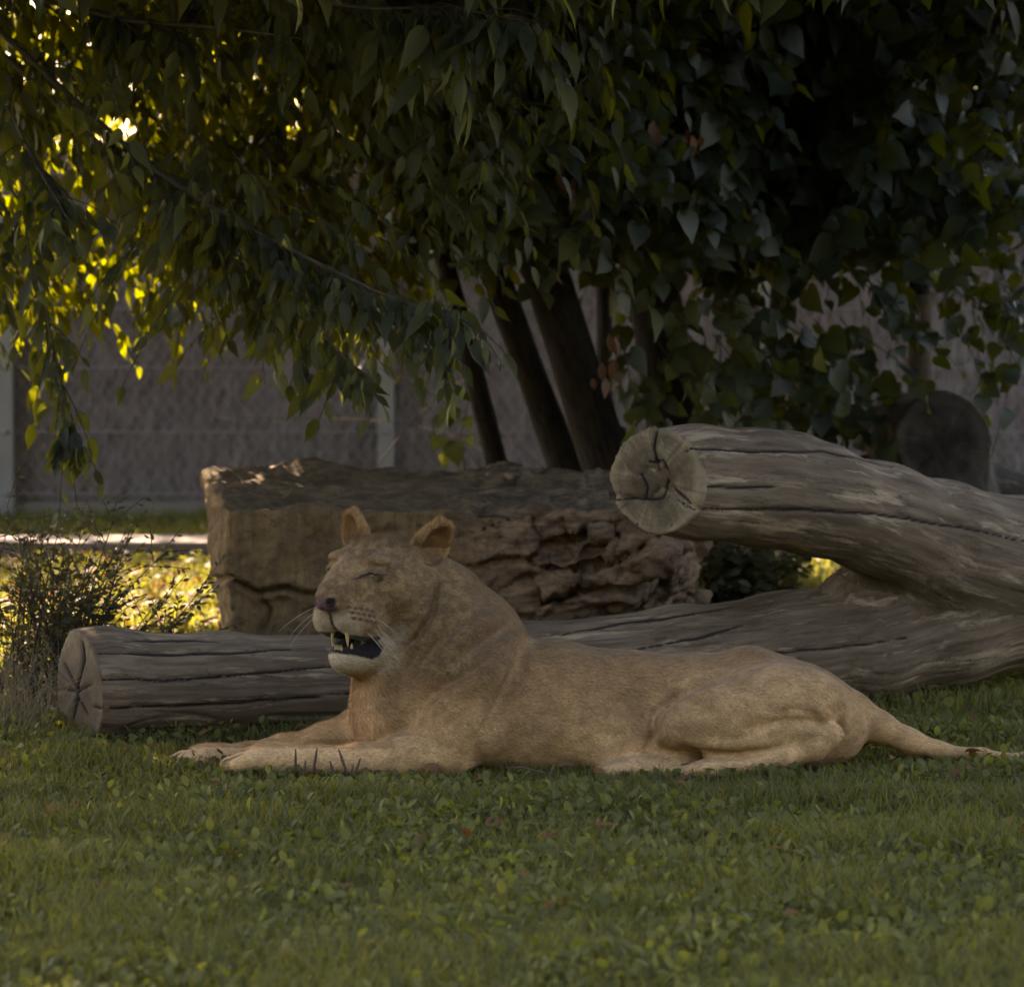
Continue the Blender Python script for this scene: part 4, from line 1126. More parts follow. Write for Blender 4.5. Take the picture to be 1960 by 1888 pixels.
    # diamond mesh
    A, B = [], []; z0, z1 = 0.10, ZT; dx = 0.075; hgt = z1 - z0
    for k in range(int((xs[-1] - xs[0]) / dx)):
        x = xs[0] + k * dx
        for s in (1, -1):
            e = x + s * hgt * 0.75; t = 1.0
            lim = xs[-1] if s > 0 else xs[0]
            if s > 0 and e > lim: t = (lim - x) / (e - x)
            if s < 0 and e < lim: t = (lim - x) / (e - x)
            A.append((x, yf + 0.004 * s, z0)); B.append((x + (e - x) * t, yf + 0.004 * s, z0 + hgt * t))
    A = np.array(A); B = np.array(B); r = np.full(len(A), 0.0025)
    part('wire_mesh', sticks_mesh('wire_mesh', A, B, r, r), mw, root, 'stuff')
    # the pale kerb in front of it
    yk = 6.9
    mk = M('kerb_stone', 0.85, 0.25); nk = mk.noise(mk.coord('Object'), 5, 6, 0.65); nk2 = mk.noise(mk.coord('Object'), 45, 4)
    ck = mk.mix(mk.ramp(nk, [(0.35, 0), (0.65, 1)]), (0.15, 0.122, 0.106), (0.23, 0.19, 0.165)); ck = mk.mix(mk.ramp(nk2, [(0.5, 0), (0.75, 0.4)]), ck, (0.2, 0.16, 0.14))
    mk.color(ck); mk.bump(nk2, 0.3, 0.01)
    kr = obj('kerb', None); kr['kind'] = 'structure'; kr.location = (0, yk, 0)
    x = -6.0
    k = 0
    while x < 8:
        L = 1.6 + 0.25 * math.sin(k * 2.3); k += 1
        st = part('kerb_stone', box('kerb_stone', x, x + L - 0.012, yk, yk + 0.42, -0.05, 0.105 + 0.004 * math.sin(k * 5.1), 0.02), mk.m, kr)
        x += L

# ------------------------------------------------------------------ trees
def build_trees():
    bark = mat_bark('linden_bark', (0.013, 0.010, 0.008), (0.036, 0.027, 0.021))
    bark2 = mat_bark('hackberry_bark', (0.05, 0.042, 0.036), (0.11, 0.095, 0.082))
    twigm = mat_bark('twig_bark', (0.04, 0.032, 0.022), (0.075, 0.062, 0.045))
    wrap = M('trunk_wrap', 0.9, 0.1); nw = wrap.noise(wrap.coord('grain', (1, 1, 1)), 30, 4); nwv = wrap.noise(wrap.coord('grain', (0.1, 0.1, 1)), 26, 2)
    wrap.color(wrap.mix(wrap.math('MULTIPLY', nw, nwv), (0.07, 0.052, 0.036), (0.19, 0.14, 0.10))); wrap.bump(nwv, 0.6, 0.01)
    lind = mat_leaf('linden_leaf', (0.0145, 0.0225, 0.015), (0.58, 0.62, 0.014), 0.075, 0.4, 0.45)
    hack = mat_leaf('hackberry_leaf', (0.016, 0.024, 0.0155), (0.74, 0.76, 0.015), 0.115, 0.35, 0.5)
    def unit(a): return a / (np.linalg.norm(a, axis=1, keepdims=True) + 1e-9)
    def stem(name, pts, rad, root, m, ns=14, noise=0.10, seed=0):
        pts = np.array(pts, float); n = len(pts); k = 8
        t = np.linspace(0, n - 1, (n - 1) * k + 1); 
        xx = np.stack([np.interp(t, np.arange(n), pts[:, i]) for i in range(3)], 1); rr = np.interp(t, np.arange(n), rad)
        for _ in range(6): xx[1:-1] = 0.5 * xx[1:-1] + 0.25 * (xx[:-2] + xx[2:])
        return part(name, tube_mesh(name, xx, rr, ns, noise, True, seed), m, root)
    # lower edge of the foliage in the picture, for the lindens and for the tree in front
    # ---- lindens: (base u, top u at v=540, depth, radius px, label)
    spec = [
        (962, 862, 5.3, 20, 'slim leaning linden with dark trunk, first beside the steel fence post', -1),
        (1095, 952, 5.0, 30, 'leaning linden with dark trunk between a slim and a thick trunk', 0),
        (1175, 1050, 4.6, 46, 'thick leaning linden with furrowed dark trunk behind the boulder', 1),
        (1162, 1155, 6.4, 15, 'thin upright linden just behind the thick leaning trunk', 2),
        (1310, 1250, 5.2, 52, 'thick linden rising behind the sawn end of the forked log', 3),
        (1462, 1495, 6.0, 20, 'slender upright linden behind the hump of the forked log', 4),
        (1762, 1760, 5.6, 21, 'young linden with its trunk wrapped in brown cloth, beside the sawn log', 5)]
    for i, (ub, ut, Y, rp, label, sd_) in enumerate(spec):
        b = P(ub, 944, Y); b[2] = 0
        t1 = P(ut, 540, Y); lean = (t1 - P(ub, 930, Y)); 
        base = b - 0 * lean; base = np.array([P(ub, 930, Y)[0] - lean[0] * (P(ub, 930, Y)[2] / lean[2]), Y, 0.0])
        r = PX(rp, Y)
        top = t1 + lean * 1.6; hi = np.array([top[0] + rng.uniform(-0.3, 0.3), Y + rng.uniform(-0.3, 0.5), rng.uniform(6.5, 8.0)])
        root = thing('linden_tree', label, 'tree', Vector(base), 'linden trees in front of the wall')
        pts = [base - np.array([0, 0, 0.1]), base + np.array([0, 0, 0.12]), base + (t1 - base) * 0.35, base + (t1 - base) * 0.7, t1, top, (top + hi) / 2, hi]
        rad = [r * 1.75, r * 1.4, r * 1.08, r, r * 0.95, r * 0.75, r * 0.5, r * 0.15]
        if i == 6:
            stem('trunk', pts, rad, root, bark, 14, 0.05, i)
            wpts = [base + (t1 - base) * t for t in np.linspace(0.02, 0.96, 12)]
            part('cloth_wrap', tube_mesh('cloth_wrap', wpts, [r * 1.12 + 0.004 * math.sin(k * 1.9) for k in range(12)], 16, 0.05, True, 5), wrap.m, root)
        else:
            stem('trunk', pts, rad, root, bark, 16, 0.13, i)
        # limbs
        LS = []; 
        for k in range(9):
            s = top * (1 - k / 9) + hi * (k / 9)
            az = rng.uniform(0, 6.283); e = s + np.array([math.cos(az) * rng.uniform(1.0, 2.0), math.sin(az) * rng.uniform(0.8, 1.8), rng.uniform(-0.2, 0.9)])
            lr = r * (0.5 - 0.035 * k)
            stem('limb', [s, (s + e) / 2 + np.array([0, 0, 0.15]), e], [lr, lr * 0.6, lr * 0.2], root, bark, 8, 0.06, k)
        data = []
        # upper crown
        nt = 560
        cx, cy = top[0] * 0.5 + hi[0] * 0.5, Y
        S = np.c_[cx + rng.normal(-0.1, 1.1, nt), cy + rng.normal(0.9, 1.2, nt), rng.uniform(2.7, 8.2, nt)]
        Wd = unit(np.c_[S[:, 0] - cx + rng.normal(0, 0.5, nt), S[:, 1] - cy - 0.4 + rng.normal(0, 0.6, nt), rng.normal(-0.1, 0.4, nt)])
        data.append(twigs(S, Wd, rng.uniform(0.4, 0.8, nt), 12, 'linden', 0.115))
        if i in (2, 4, 5, 6):  # unseen forward crown, added to shade the foliage below it
            nt = 200
            S = np.c_[cx + rng.normal(0.1, 0.9, nt), cy - 1.7 + rng.normal(0, 0.7, nt), rng.uniform(3.2, 5.5, nt)]
            Wd = unit(np.c_[rng.normal(0, 0.6, nt), rng.normal(-0.6, 0.5, nt), rng.normal(-0.1, 0.3, nt)])
            data.append(twigs(S, Wd, rng.uniform(0.4, 0.8, nt), 12, 'linden', 0.115))
        if i in (4, 5, 6):  # second overhang above the frame, added to darken the canopy
            nt = 260
            S = np.c_[cx + rng.normal(0.1, 0.8, nt), cy - 3.6 + rng.normal(0, 0.6, nt), rng.uniform(3.0, 4.4, nt)]
            Wd = unit(np.c_[rng.normal(0, 0.6, nt), rng.normal(-0.6, 0.5, nt), rng.normal(0.0, 0.25, nt)])
            data.append(twigs(S, Wd, rng.uniform(0.4, 0.7, nt), 12, 'linden', 0.115, droop=0.1, hang=0.2))
        # skirt of low branches that the picture looks into
        reg = {0: (820, 1010, 400), 1: (900, 1100, 420), 2: (980, 1200, 430), 3: (1090, 1260, 440), 4: (1180, 1420, 470), 5: (1360, 1640, 490), 6: (1560, 2020, 480)}[i]
        nt = {6: 380, 5: 260, 4: 250}.get(i, 170)
        u = rng.uniform(reg[0], reg[1], nt); yy = Y + rng.uniform(-1.5, 0.9, nt)
        v = reg[2] - 60 - (reg[2] + 40) * rng.random(nt) ** 0.9
        S = np.array([P(a, c, d) for a, c, d in zip(u, v, yy)])
        Wd = unit(np.c_[rng.normal(0.15, 0.6, nt), rng.normal(-0.5, 0.5, nt), rng.normal(-0.25, 0.25, nt)])
        data.append(twigs(S, Wd, rng.uniform(0.3, 0.55, nt), 11, 'linden', 0.088, out=(0.1, -0.5, 0.85), droop=0.35, hang=0.4))
        # thin hanging sprays below the skirt
        if i in (4, 5, 6):
            lo = {4: (1190, 1420, 620, 770), 5: (1360, 1650, 650, 830), 6: (1640, 1960, 590, 640)}[i]
            nt = {4: 26, 5: 44, 6: 34}[i]
            u = rng.uniform(lo[0], lo[1], nt); yy = Y + rng.uniform(-1.6, -0.2, nt); v = rng.uniform(lo[2] - 60, lo[3] - 40, nt)
            ok = np.abs(u - 1745) > 60; u, yy, v = u[ok], yy[ok], v[ok]; nt = len(u)
            S = np.array([P(a, c, d) for a, c, d in zip(u, v, yy)])
            Wd = unit(np.c_[rng.normal(0.5, 0.4, nt), rng.normal(-0.2, 0.3, nt), rng.normal(-0.45, 0.25, nt)])
            data.append(twigs(S, Wd, rng.uniform(0.25, 0.5, nt), 7, 'linden', 0.085, out=(0.1, -0.7, 0.6), droop=0.3, hang=0.45))
        if i == 4:
            brm = mat_leaf('seed_bract', (0.085, 0.042, 0.024), (0.2, 0.08, 0.03), 0.12, 0.4, 0.6)
            for (uu, vv, cnt, sp_) in ((1210, 290, 9, 14), (1000, 325, 6, 10), (865, 250, 4, 8), (1078, 312, 5, 10), (1322, 262, 5, 9), (1165, 700, 6, 14), (1000, 300, 4, 8), (1255, 240, 3, 8), (1115, 340, 4, 9), (955, 15, 6, 12), (1175, 640, 4, 10)):
                pb = np.array([P(uu + rng.normal(0, sp_), vv + rng.normal(0, sp_ * 1.6), 3.2 + rng.uniform(-0.1, 0.1)) for _ in range(cnt)])
                tpb = np.c_[rng.normal(0, 0.3, cnt), rng.normal(0, 0.3, cnt), -np.ones(cnt)]
                part('seed_bracts', leaf_mesh('seed_bracts', 'small', pb, frames(tpb, np.c_[rng.normal(0, 0.6, cnt), -np.ones(cnt), rng.normal(0, 0.4, cnt)]), rng.uniform(0.05, 0.10, cnt), rng.random(cnt)), brm, root, 'stuff')
        build_crown(root, 'linden', cat(data), lind, twigm, {6: 190, 5: 170, 4: 150}.get(i, 110))
    # ---- the tree in front, standing left of the picture, its boughs hanging in from the left
    base = np.array([-3.1, 3.3, 0.0])
    root = thing('hackberry_tree', 'hackberry tree with narrow drooping leaves hanging over the left of the lawn', 'tree', Vector(base))
    stem('trunk', [base - np.array([0, 0, 0.1]), base + (0, 0, 0.15), base + (0.05, 0, 1.2), base + (0.12, -0.1, 2.6), base + (0.3, -0.2, 5), base + (0.4, -0.3, 8)], [0.26, 0.2, 0.16, 0.15, 0.10, 0.03], root, bark2, 16, 0.1, 3)
    tk = base + (0.12, -0.1, 2.6)
    def bough(px, r0, Y0, Y1):
        n = len(px); pts = [P(u, v, Y0 + (Y1 - Y0) * k / (n - 1)) for k, (u, v) in enumerate(px)]
        stem('bough', [tk + (0, 0, 0.3 * r0 * 40)] + pts, [r0 * 1.6] + list(np.linspace(r0, r0 * 0.25, n)), root, bark2, 7, 0.06, int(r0 * 1e4))
        return pts
    boughs = [bough([(-200, -60), (150, 15), (245, 42), (420, 52), (580, 75)], 0.012, 2.6, 1.6),
              bough([(-150, 60), (10, 190), (60, 300), (130, 420)], 0.010, 2.6, 1.7),
              bough([(-150, -80), (130, 180), (300, 330), (480, 440), (640, 520), (760, 575), (880, 610)], 0.013, 2.8, 1.5),
              bough([(-100, 0), (300, 380), (480, 520), (600, 620), (690, 715)], 0.012, 3.0, 1.9),
              bough([(300, -150), (620, 5), (720, 18), (850, 12), (1000, 40)], 0.010, 1.8, 1.1),
              bough([(-150, 200), (30, 420), (100, 640), (130, 830)], 0.008, 2.7, 2.1)]
    for k in range(14):
        s = base + np.array([0.2, -0.15, 2.6 + k * 0.38]); az = k * 2.4
        e = s + np.array([math.cos(az) * rng.uniform(1.2, 2.8) + 0.8, math.sin(az) * rng.uniform(1, 2.0), rng.uniform(0, 0.8)])
        stem('limb', [s, (s + e) / 2 + (0, 0, 0.2), e], [0.06, 0.035, 0.01], root, bark2, 8, 0.05, k)
    data = []
    nt = 4600                      # high crown
    S = np.c_[rng.normal(-1.6, 2.2, nt), rng.normal(2.3, 1.6, nt), 2.6 + 6.4 * rng.random(nt) ** 1.1]
    Wd = unit(np.c_[rng.normal(0, 0.7, nt), rng.normal(-0.2, 0.7, nt), rng.normal(-0.2, 0.35, nt)])
    data.append(twigs(S, Wd, rng.uniform(0.45, 0.9, nt), 13, 'hackberry', 0.125, out=(0, -0.5, 0.8)))
    # the part of the crown that shades the lawn and the lioness
    nt = 1500
    gp = np.c_[rng.uniform(-2.7, 2.3, nt), rng.uniform(-3.6, 3.0, nt), rng.uniform(0, 0.6, nt)]
    tt_ = rng.uniform(0, 1, nt); z_ = 3.7 + 3.6 * tt_
    S = gp + np.array(SUN_TO)[None] * ((z_ - gp[:, 2]) / SUN_TO.z)[:, None]
    Wd = unit(np.c_[rng.normal(0, 0.7, nt), rng.normal(-0.2, 0.7, nt), rng.normal(-0.2, 0.35, nt)])
    data.append(twigs(S, Wd, rng.uniform(0.45, 0.9, nt), 13, 'hackberry', 0.135, out=(0, -0.3, 0.9)))
    nt = 850                       # overhanging front of the crown, added out of frame to darken the foliage
    S = np.c_[rng.uniform(-2.9, 1.3, nt), rng.uniform(0.0, 2.3, nt), rng.uniform(3.0, 4.3, nt)]
    Wd = unit(np.c_[rng.normal(0.2, 0.7, nt), rng.normal(-0.3, 0.6, nt), rng.normal(0.0, 0.25, nt)])
    data.append(twigs(S, Wd, rng.uniform(0.4, 0.7, nt), 12, 'hackberry', 0.12, out=(0, -0.3, 0.9), droop=0.1, hang=0.3))
    # the low boughs on the left reach out into the sun: no dense crown above them
    fx = []
    for dt in data:
        def sunny(pos):
            hit = pos - np.array(SUN_TO)[None] * ((pos[:, 2] - 1.7) / SUN_TO.z)[:, None]
            m_ = (hit[:, 0] > -3.8) & (hit[:, 0] < -1.25) & (hit[:, 1] > 3.7) & (hit[:, 1] < 6.2) & (pos[:, 2] > 2.3) & (rng.random(len(pos)) < 0.93)
            return m_ | ((proj(pos)[1] > -15) & (pos[:, 1] < 2.4))
        lit = sunny(dt[0]); bare = sunny(dt[4]) | sunny(dt[5])
        fx.append(tuple(a[~lit] for a in dt[:4]) + tuple(a[~bare] for a in dt[4:]))
    data = fx
    # thin places in the boughs, where the sunlit leaves behind show through
    def gap(S):
        a, b = proj(S); b = b + 70
        return (((a - 465) / 120) ** 2 + ((b - 190) / 150) ** 2 < 1) | (((a - 300) / 75) ** 2 + ((b - 270) / 60) ** 2 < 1) | (((a - 690) / 60) ** 2 + ((b - 290) / 60) ** 2 < 1) | (((a - 170) / 90) ** 2 + ((b - 560) / 70) ** 2 < 1)
    # boughs in the picture
    for bi, pts in enumerate(boughs):
        pts = np.array(pts); n = len(pts); nt = (44, 24, 88, 52, 46, 24)[bi]
        t = rng.uniform(0.12, 1.0, nt) * (n - 1)
        S = np.stack([np.interp(t, np.arange(n), pts[:, i]) for i in range(3)], 1)
        ok = ~(gap(S) & (rng.random(nt) < 0.75)); t, S = t[ok], S[ok]; nt = len(S)
        tg = np.gradient(pts, axis=0); T = np.stack([np.interp(t, np.arange(n), tg[:, i]) for i in range(3)], 1); T = unit(T)
        Wd = unit(T * 0.8 + rng.normal(0, 0.42, (nt, 3)) + np.array([0, 0, -0.25]))
        data.append(twigs(S, Wd, rng.uniform(0.10, 0.26, nt), 6, 'hackberry', 0.084 if bi != 4 else 0.115, out=(0.15, -0.8, 0.45), droop=0.5, hang=1.1))
    # filling behind the boughs
    nt = 2100
    u = rng.uniform(-250, 1150, nt); Yv = 1.7 + 3.5 * rng.random(nt) ** 0.55
    env = np.interp(u, [-250, 0, 60, 150, 210, 300, 380, 460, 560, 640, 720, 800, 900, 1000, 1150], [700, 680, 680, 640, 610, 600, 640, 660, 680, 690, 640, 560, 500, 400, 250])
    v = env - 125 - (env + 30) * rng.random(nt)
    S = np.array([P(a, c, d) for a, c, d in zip(u, v, Yv)])
    keep = fbm(S * np.array([1.7, 1.0, 1.7]), 2, 91) > 0.50 - 0.12 * sstep(350, 750, u); S = S[keep & ~((rng.random(len(S)) < 0.9) & gap(S) & (S[:, 1] < 4.2))]; nt = len(S)
    Wd = unit(np.c_[rng.normal(0.3, 0.6, nt), rng.normal(-0.3, 0.5, nt), rng.normal(-0.35, 0.25, nt)])
    data.append(twigs(S, Wd, rng.uniform(0.2, 0.45, nt), 9, 'hackberry', 0.086, out=(0.1, -0.6, 0.6), droop=0.4, hang=0.8))
    # the sunlit hanging spray
    sp = np.array([P(118, 760, 2.1), P(122, 800, 2.1), P(135, 790, 2.1)])
    data.append(twigs(sp, unit(np.array([[0.1, 0, -1.0], [-0.2, 0, -1.0], [0.3, 0.1, -1]])), np.array([0.14, 0.12, 0.14]), 5, 'hackberry', 0.12, out=(0.1, -1, 0.1), droop=0.1, hang=1.3))
    build_crown(root, 'hackberry', cat(data), hack, twigm, 300)

def build_far_trees():
    bark = mat_bark('far_bark', (0.03, 0.024, 0.02), (0.07, 0.056, 0.045))
    twigm = mat_bark('far_twig', (0.04, 0.032, 0.022), (0.075, 0.062, 0.045))
    leafm = mat_leaf('far_leaf', (0.045, 0.058, 0.022), (0.50, 0.46, 0.02), 0.42, 0.4, 0.5)
    labs = ('bushy sunlit tree behind the wall, beyond the hanging boughs', 'low spreading tree behind the wall, beyond the steel post', 'leafy tree behind the wall, beyond the thick trunks', 'yellow-green tree behind the wall, beyond the wrapped young linden')
    for k, (x, y, h) in enumerate(((-4.9, 12.3, 6.8), (-1.2, 12.8, 5.6), (1.8, 12.0, 8.0), (4.8, 12.2, 8.0))):
        root = thing('background_tree', labs[k], 'tree', (x, y, 0), 'trees beyond the wall')
        pts = np.array([(x, y, -0.1), (x + 0.05, y, 1.0), (x - 0.05, y + 0.1, 2.2), (x + 0.1, y, h - 0.4)])
        part('trunk', tube_mesh('trunk', pts, [0.16, 0.12, 0.09, 0.02], 10, 0.08, True, k), bark, root)
        nt = 1700 if h < 7 else 900
        S = np.c_[x + rng.normal(0, 0.95, nt), y + rng.normal(0, 0.6, nt), rng.uniform(1.3, h - 0.3, nt)]
        S = S[fbm(S * 1.5, 2, 95 + k) > 0.42]; nt = len(S)
        Wd = np.c_[S[:, 0] - x + rng.normal(0, 0.5, nt), S[:, 1] - y + rng.normal(0, 0.5, nt), rng.normal(0, 0.4, nt)]; Wd /= np.linalg.norm(Wd, axis=1, keepdims=True)
        build_crown(root, 'hackberry', cat([twigs(S, Wd, rng.uniform(0.3, 0.6, nt), 10, 'hackberry', 0.12, out=(0, -0.5, 0.8))]), leafm, twigm, 0)

def build_tree_screen():
    # unseen belt of trees, added behind the camera to block the low sky
    lm = mat_leaf('tree_screen_leaf', (0.040, 0.052, 0.022), (0.3, 0.28, 0.03), 0.2, 0.4, 0.5)
    n = 26000
    p = np.c_[rng.uniform(-17, 17, n), rng.uniform(-20.5, -18.0, n), 9.5 * rng.random(n) ** 0.8]
    p = p[p[:, 2] < 6.8 + 3.2 * fbm(np.c_[p[:, 0] * 0.35, 0 * p[:, 0], 0 * p[:, 0]], 3, 77)]; n = len(p)
    tip = rng.normal(0, 1, (n, 3)); tip[:, 2] -= 0.6
    me = leaf_mesh('added_tree_screen', 'linden', p, frames(tip, np.c_[rng.normal(0, 0.6, n), np.ones(n), rng.normal(0.4, 0.5, n)]), rng.uniform(0.16, 0.34, n), rng.random(n))
    o = obj('added_tree_screen', me, lm); o['kind'] = 'stuff'; tag(o, 'added unseen belt of trees behind the camera, screening off the low sky', 'added_tree_screen')

# ------------------------------------------------------------------ small plants and bits on the ground
def build_small():
    leafm = mat_leaf('shrub_leaf', (0.040, 0.042, 0.022), (0.20, 0.17, 0.03), 0.3, 0.4, 0.5)
    stemm = M('shrub_stem', 0.85, 0.2).color((0.055, 0.038, 0.026)).m
    drym = M('dry_stem', 0.8, 0.2).color((0.17, 0.13, 0.075)).m
    darkm = M('seed_stalk', 0.8, 0.2).color((0.10, 0.062, 0.045)).m
    def unit(a): return a / (np.linalg.norm(a, axis=1, keepdims=True) + 1e-9)
    def shrub(name, label, base, n, spread, height, lsize, tips=None, nl=16, seed=0):
        root = thing(name, label, 'shrub', Vector(base)); A, B, ra, rb = [], [], [], []; data = []
        for k in range(n):
            e = base + np.array([rng.normal(0, spread), rng.normal(0, spread * 0.6), height * rng.uniform(0.45, 1.05)]) if tips is None else tips[k % len(tips)] + rng.normal(0, 0.05, 3)
            s = base + np.array([rng.normal(0, 0.08), rng.normal(0, 0.06), 0])
            mid = (s + e) / 2 + np.array([0, 0, 0.10 * height]) + rng.normal(0, 0.04, 3)
            ts = np.linspace(0, 1, 9)
            c = ((1 - ts) ** 2)[:, None] * s + (2 * ts * (1 - ts))[:, None] * mid + (ts ** 2)[:, None] * e
            A += list(c[:-1]); B += list(c[1:]); w = np.linspace(0.006, 0.0015, 9); ra += list(w[:-1]); rb += list(w[1:])
            nt = 10
            ti = rng.uniform(0.15, 1.0, nt); S = np.stack([np.interp(ti, ts, c[:, i]) for i in range(3)], 1)
            d = unit((e - s)[None] * np.ones((nt, 1)) + rng.normal(0, 0.5 * np.linalg.norm(e - s), (nt, 3)))
            data.append(twigs(S, d, rng.uniform(0.06, 0.2, nt), nl // 2, 'small', lsize, out=(0, -0.6, 0.7), droop=0.1, hang=0.1))
        pos, fr, sz, rd, A2, B2, a2, b2 = cat(data)
        part('foliage', leaf_mesh('foliage', 'small', pos, fr, sz, rd), leafm, root, 'stuff')
        part('stems', sticks_mesh('stems', np.r_[np.array(A), A2], np.r_[np.array(B), B2], np.r_[ra, np.minimum(a2, 0.0018)], np.r_[rb, np.minimum(b2, 0.0015)]), stemm, root, 'stuff')
        return root
    g = lambda u, Y: np.array([P(u, 1300, Y)[0], Y, 0.0])
    tipsL = [P(u, v, Y) for u, v, Y in ((240, 1040, 1.5), (330, 1130, 1.2), (130, 1030, 1.6), (40, 1020, 1.6), (60, 1100, 1.2), (180, 1080, 1.4), (300, 1190, 1.1), (20, 1180, 1.0), (110, 1160, 1.1), (200, 1140, 1.2), (250, 1180, 1.1), (-40, 1060, 1.3), (90, 1060, 1.4), (160, 1190, 1.1))]
    shrub('thorny_shrub', 'straggly dark shrub with tiny leaves beside the cut end of the long log', g(95, 1.35), 48, 0, 0, 0.024, tipsL, 16)
    tipsR = [P(u, v, Y) for u, v, Y in ((1360, 1060, 3.6), (1400, 1050, 3.7), (1440, 1070, 3.6), (1480, 1060, 3.8), (1510, 1080, 3.6), (1380, 1100, 3.6), (1340, 1090, 3.8), (1450, 1110, 3.6))]
    shrub('low_bush', 'low dark leafy bush seen through the fork of the log', g(1420, 3.7), 20, 0, 0, 0.055, tipsR, 16)
    # dry grass stems round the log end and shrub
    n = 340
    p = np.c_[rng.normal(P(60, 0, 1)[0], 0.14, n), rng.uniform(0.35, 1.3, n), np.zeros(n)]
    p = p[(p[:, 0] < P(110, 0, 1)[0]) | (p[:, 1] > 1.0)]; n = len(p)
    h = rng.uniform(0.12, 0.42, n); d = np.c_[rng.normal(0, 0.35, n), rng.normal(0, 0.2, n), np.ones(n)] * h[:, None]
    m1 = p + d * 0.5; e = p + d + np.c_[rng.normal(0, 0.10, n), rng.normal(0, 0.05, n), -h * 0.2]
    me = sticks_mesh('dry_grass', np.r_[p, m1], np.r_[m1, e], np.r_[np.full(n, 0.0014), np.full(n, 0.0012)], np.r_[np.full(n, 0.0012), np.full(n, 0.0005)])
    o = obj('dry_grass', me, drym); o['kind'] = 'stuff'; tag(o, 'dry straw-coloured grass stems tangled under the shrub', 'grass')
    # plantain seed stalks standing in front of the near paw
    st = [((572, 1482), (566, 1432)), ((586, 1482), (585, 1455)), ((600, 1484), (607, 1430)), ((610, 1482), (602, 1462)), ((664, 1480), (648, 1432)), ((672, 1482), (690, 1450)), ((678, 1484), (676, 1462)), ((545, 1484), (549, 1468)),
          ((823, 1480), (838, 1458)), ((640, 1480), (632, 1455)), ((1052, 1486), (1060, 1462))]
    STALK = {7: 'tiny brown seed stalk closest to the toes of the near front paw', 0: 'tall brown seed stalk before the near front paw, leaning a little to the toes',
             1: 'short brown seed stalk between the two tall upright stalks at the wrist', 2: 'tallest brown seed stalk, upright before the near wrist of the lioness', 3: 'stubby brown seed stalk at the foot of the tallest stalk',
             9: 'small leaning seed stalk between the wrist stalks and the crossing pair', 4: 'long brown seed stalk leaning to the paw, one of a crossing pair', 5: 'long brown seed stalk leaning to the elbow, one of a crossing pair', 6: 'short brown seed stalk standing between the crossing pair'}
    for k, (a, b) in enumerate(st):
        A = P(a[0], a[1] + 22, -0.36); A[2] = 0.0; B = P(b[0], b[1], -0.36 + rng.uniform(-0.03, 0.03)); mid = (A + B) / 2 + np.array([rng.uniform(-0.008, 0.008), 0, 0])
        root = thing('plantain_stalk', STALK[k] if k in STALK else ('short dark seed stalk leaning before the elbow of the lioness' if k == 8 else 'tiny dark sprig standing before the belly of the lioness'), 'plant stalk', Vector(A), 'plantain stalks by the front paw' if k < 8 or k == 9 else None)
        pts = [A, A + (mid - A) * 0.6, mid, mid + (B - mid) * 0.5, B]
        part('stem', tube_mesh('stem', pts[:3], [0.0014] * 3, 5), darkm, root)
        part('seed_head', tube_mesh('seed_head', pts[1:], [0.002, 0.0042, 0.0045, 0.002], 6, 0.2, True, k), darkm, root)
    A = [P(u, v, -0.33) for u, v in ((970, 1447 + 22), (1000, 1446 + 22), (1032, 1455 + 22), (1062, 1462 + 24))]
    o = tag(obj('twig', tube_mesh('twig', A, [0.002, 0.0035, 0.0035, 0.002], 6), darkm), 'thin bent brown twig lying in the grass against the belly of the lioness', 'twig')
    # young sapling by the first trunk, and thin bare stems against the wall
    lm = mat_leaf('sapling_leaf', (0.04, 0.05, 0.02), (0.42, 0.42, 0.02), 0.16, 0.4, 0.45)
    root = thing('sapling', 'young sapling with a few yellow-green leaves left of the slim trunk', 'sapling', Vector(g(905, 4.4)))
    b = g(905, 4.4); pts = [b, P(890, 900, 4.4), P(880, 840, 4.4), P(898, 760, 4.4)]
    part('stem', tube_mesh('stem', pts, [0.006, 0.004, 0.003, 0.0015], 5), stemm, root)
    for k, (u, v, s, tx) in enumerate(((872, 780, 0.09, -0.4), (850, 800, 0.10, -0.6), (845, 835, 0.075, -0.5), (868, 845, 0.11, 0.1), (855, 870, 0.06, -0.3), (890, 800, 0.06, 0.4), (895, 835, 0.05, 0.5))):
        fr = frames(np.array([[tx, -0.1, -0.8]]), np.array([[rng.normal(0, 0.3), -1, 0.3]]))
        p0 = P(u, v, 4.4)[None]
        part('leaf', leaf_mesh('leaf', 'linden', p0, fr, np.array([s]), rng.random(1)), lm, root)
    for k, (pp, lab) in enumerate((([(1080, 910), (900, 790), (700, 690), (560, 640)], 'long thin bare stem arching left in front of the wall'),
                            ([(1000, 905), (870, 830), (740, 800), (420, 800)], 'thin bare stem bending low across the steel post'),
                            ([(940, 910), (820, 780), (760, 700)], 'straight thin bare stem rising left from the slim trunk'),
                            ([(700, 905), (850, 740), (980, 690)], 'thin bare stem crossing behind the slim leaning trunk'),
                            ([(1880, 910), (1905, 860), (1935, 700)], 'tall thin dry stalk beside the dark sawn log'))):
        Ys = 6.9 if k < 4 else 5.0
        pts = [P(u, v, Ys) for u, v in pp]; b0 = pts[0].copy(); b0[2] = 0; b0[0] += 0.05
        pts = [b0] + pts
        pts = np.array(pts); t = np.linspace(0, len(pts) - 1, 24); xx = np.stack([np.interp(t, np.arange(len(pts)), pts[:, i]) for i in range(3)], 1)
        for _ in range(8): xx[1:-1] = 0.5 * xx[1:-1] + 0.25 * (xx[:-2] + xx[2:])
        tag(obj('bare_stem', tube_mesh('bare_stem', xx, np.linspace(0.004, 0.0015, 24), 5), stemm), lab, 'plant stem')

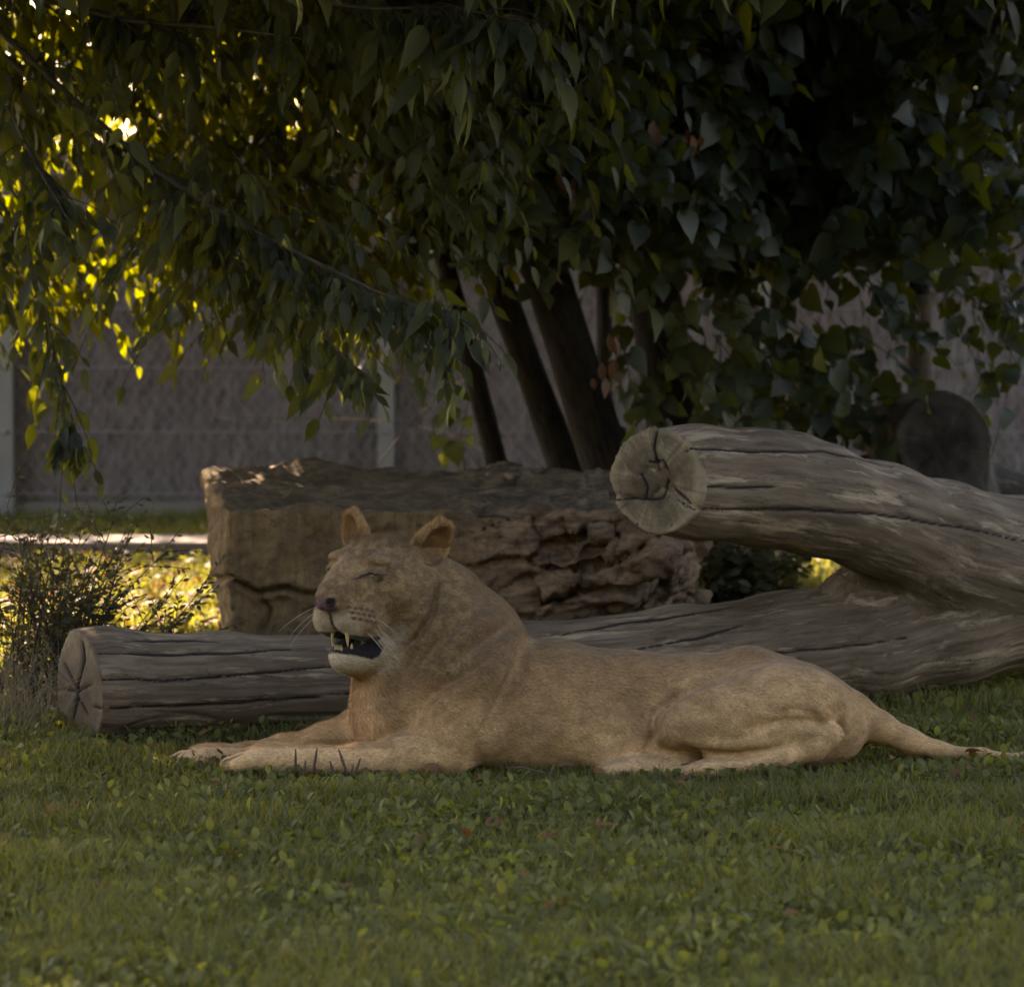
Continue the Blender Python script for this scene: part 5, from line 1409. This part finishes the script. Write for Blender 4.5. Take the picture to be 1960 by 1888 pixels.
build_ground()
build_wall()
build_rock()
build_log()
build_trees()
build_far_trees()
build_tree_screen()
build_small()
build_lawn()
build_lioness()
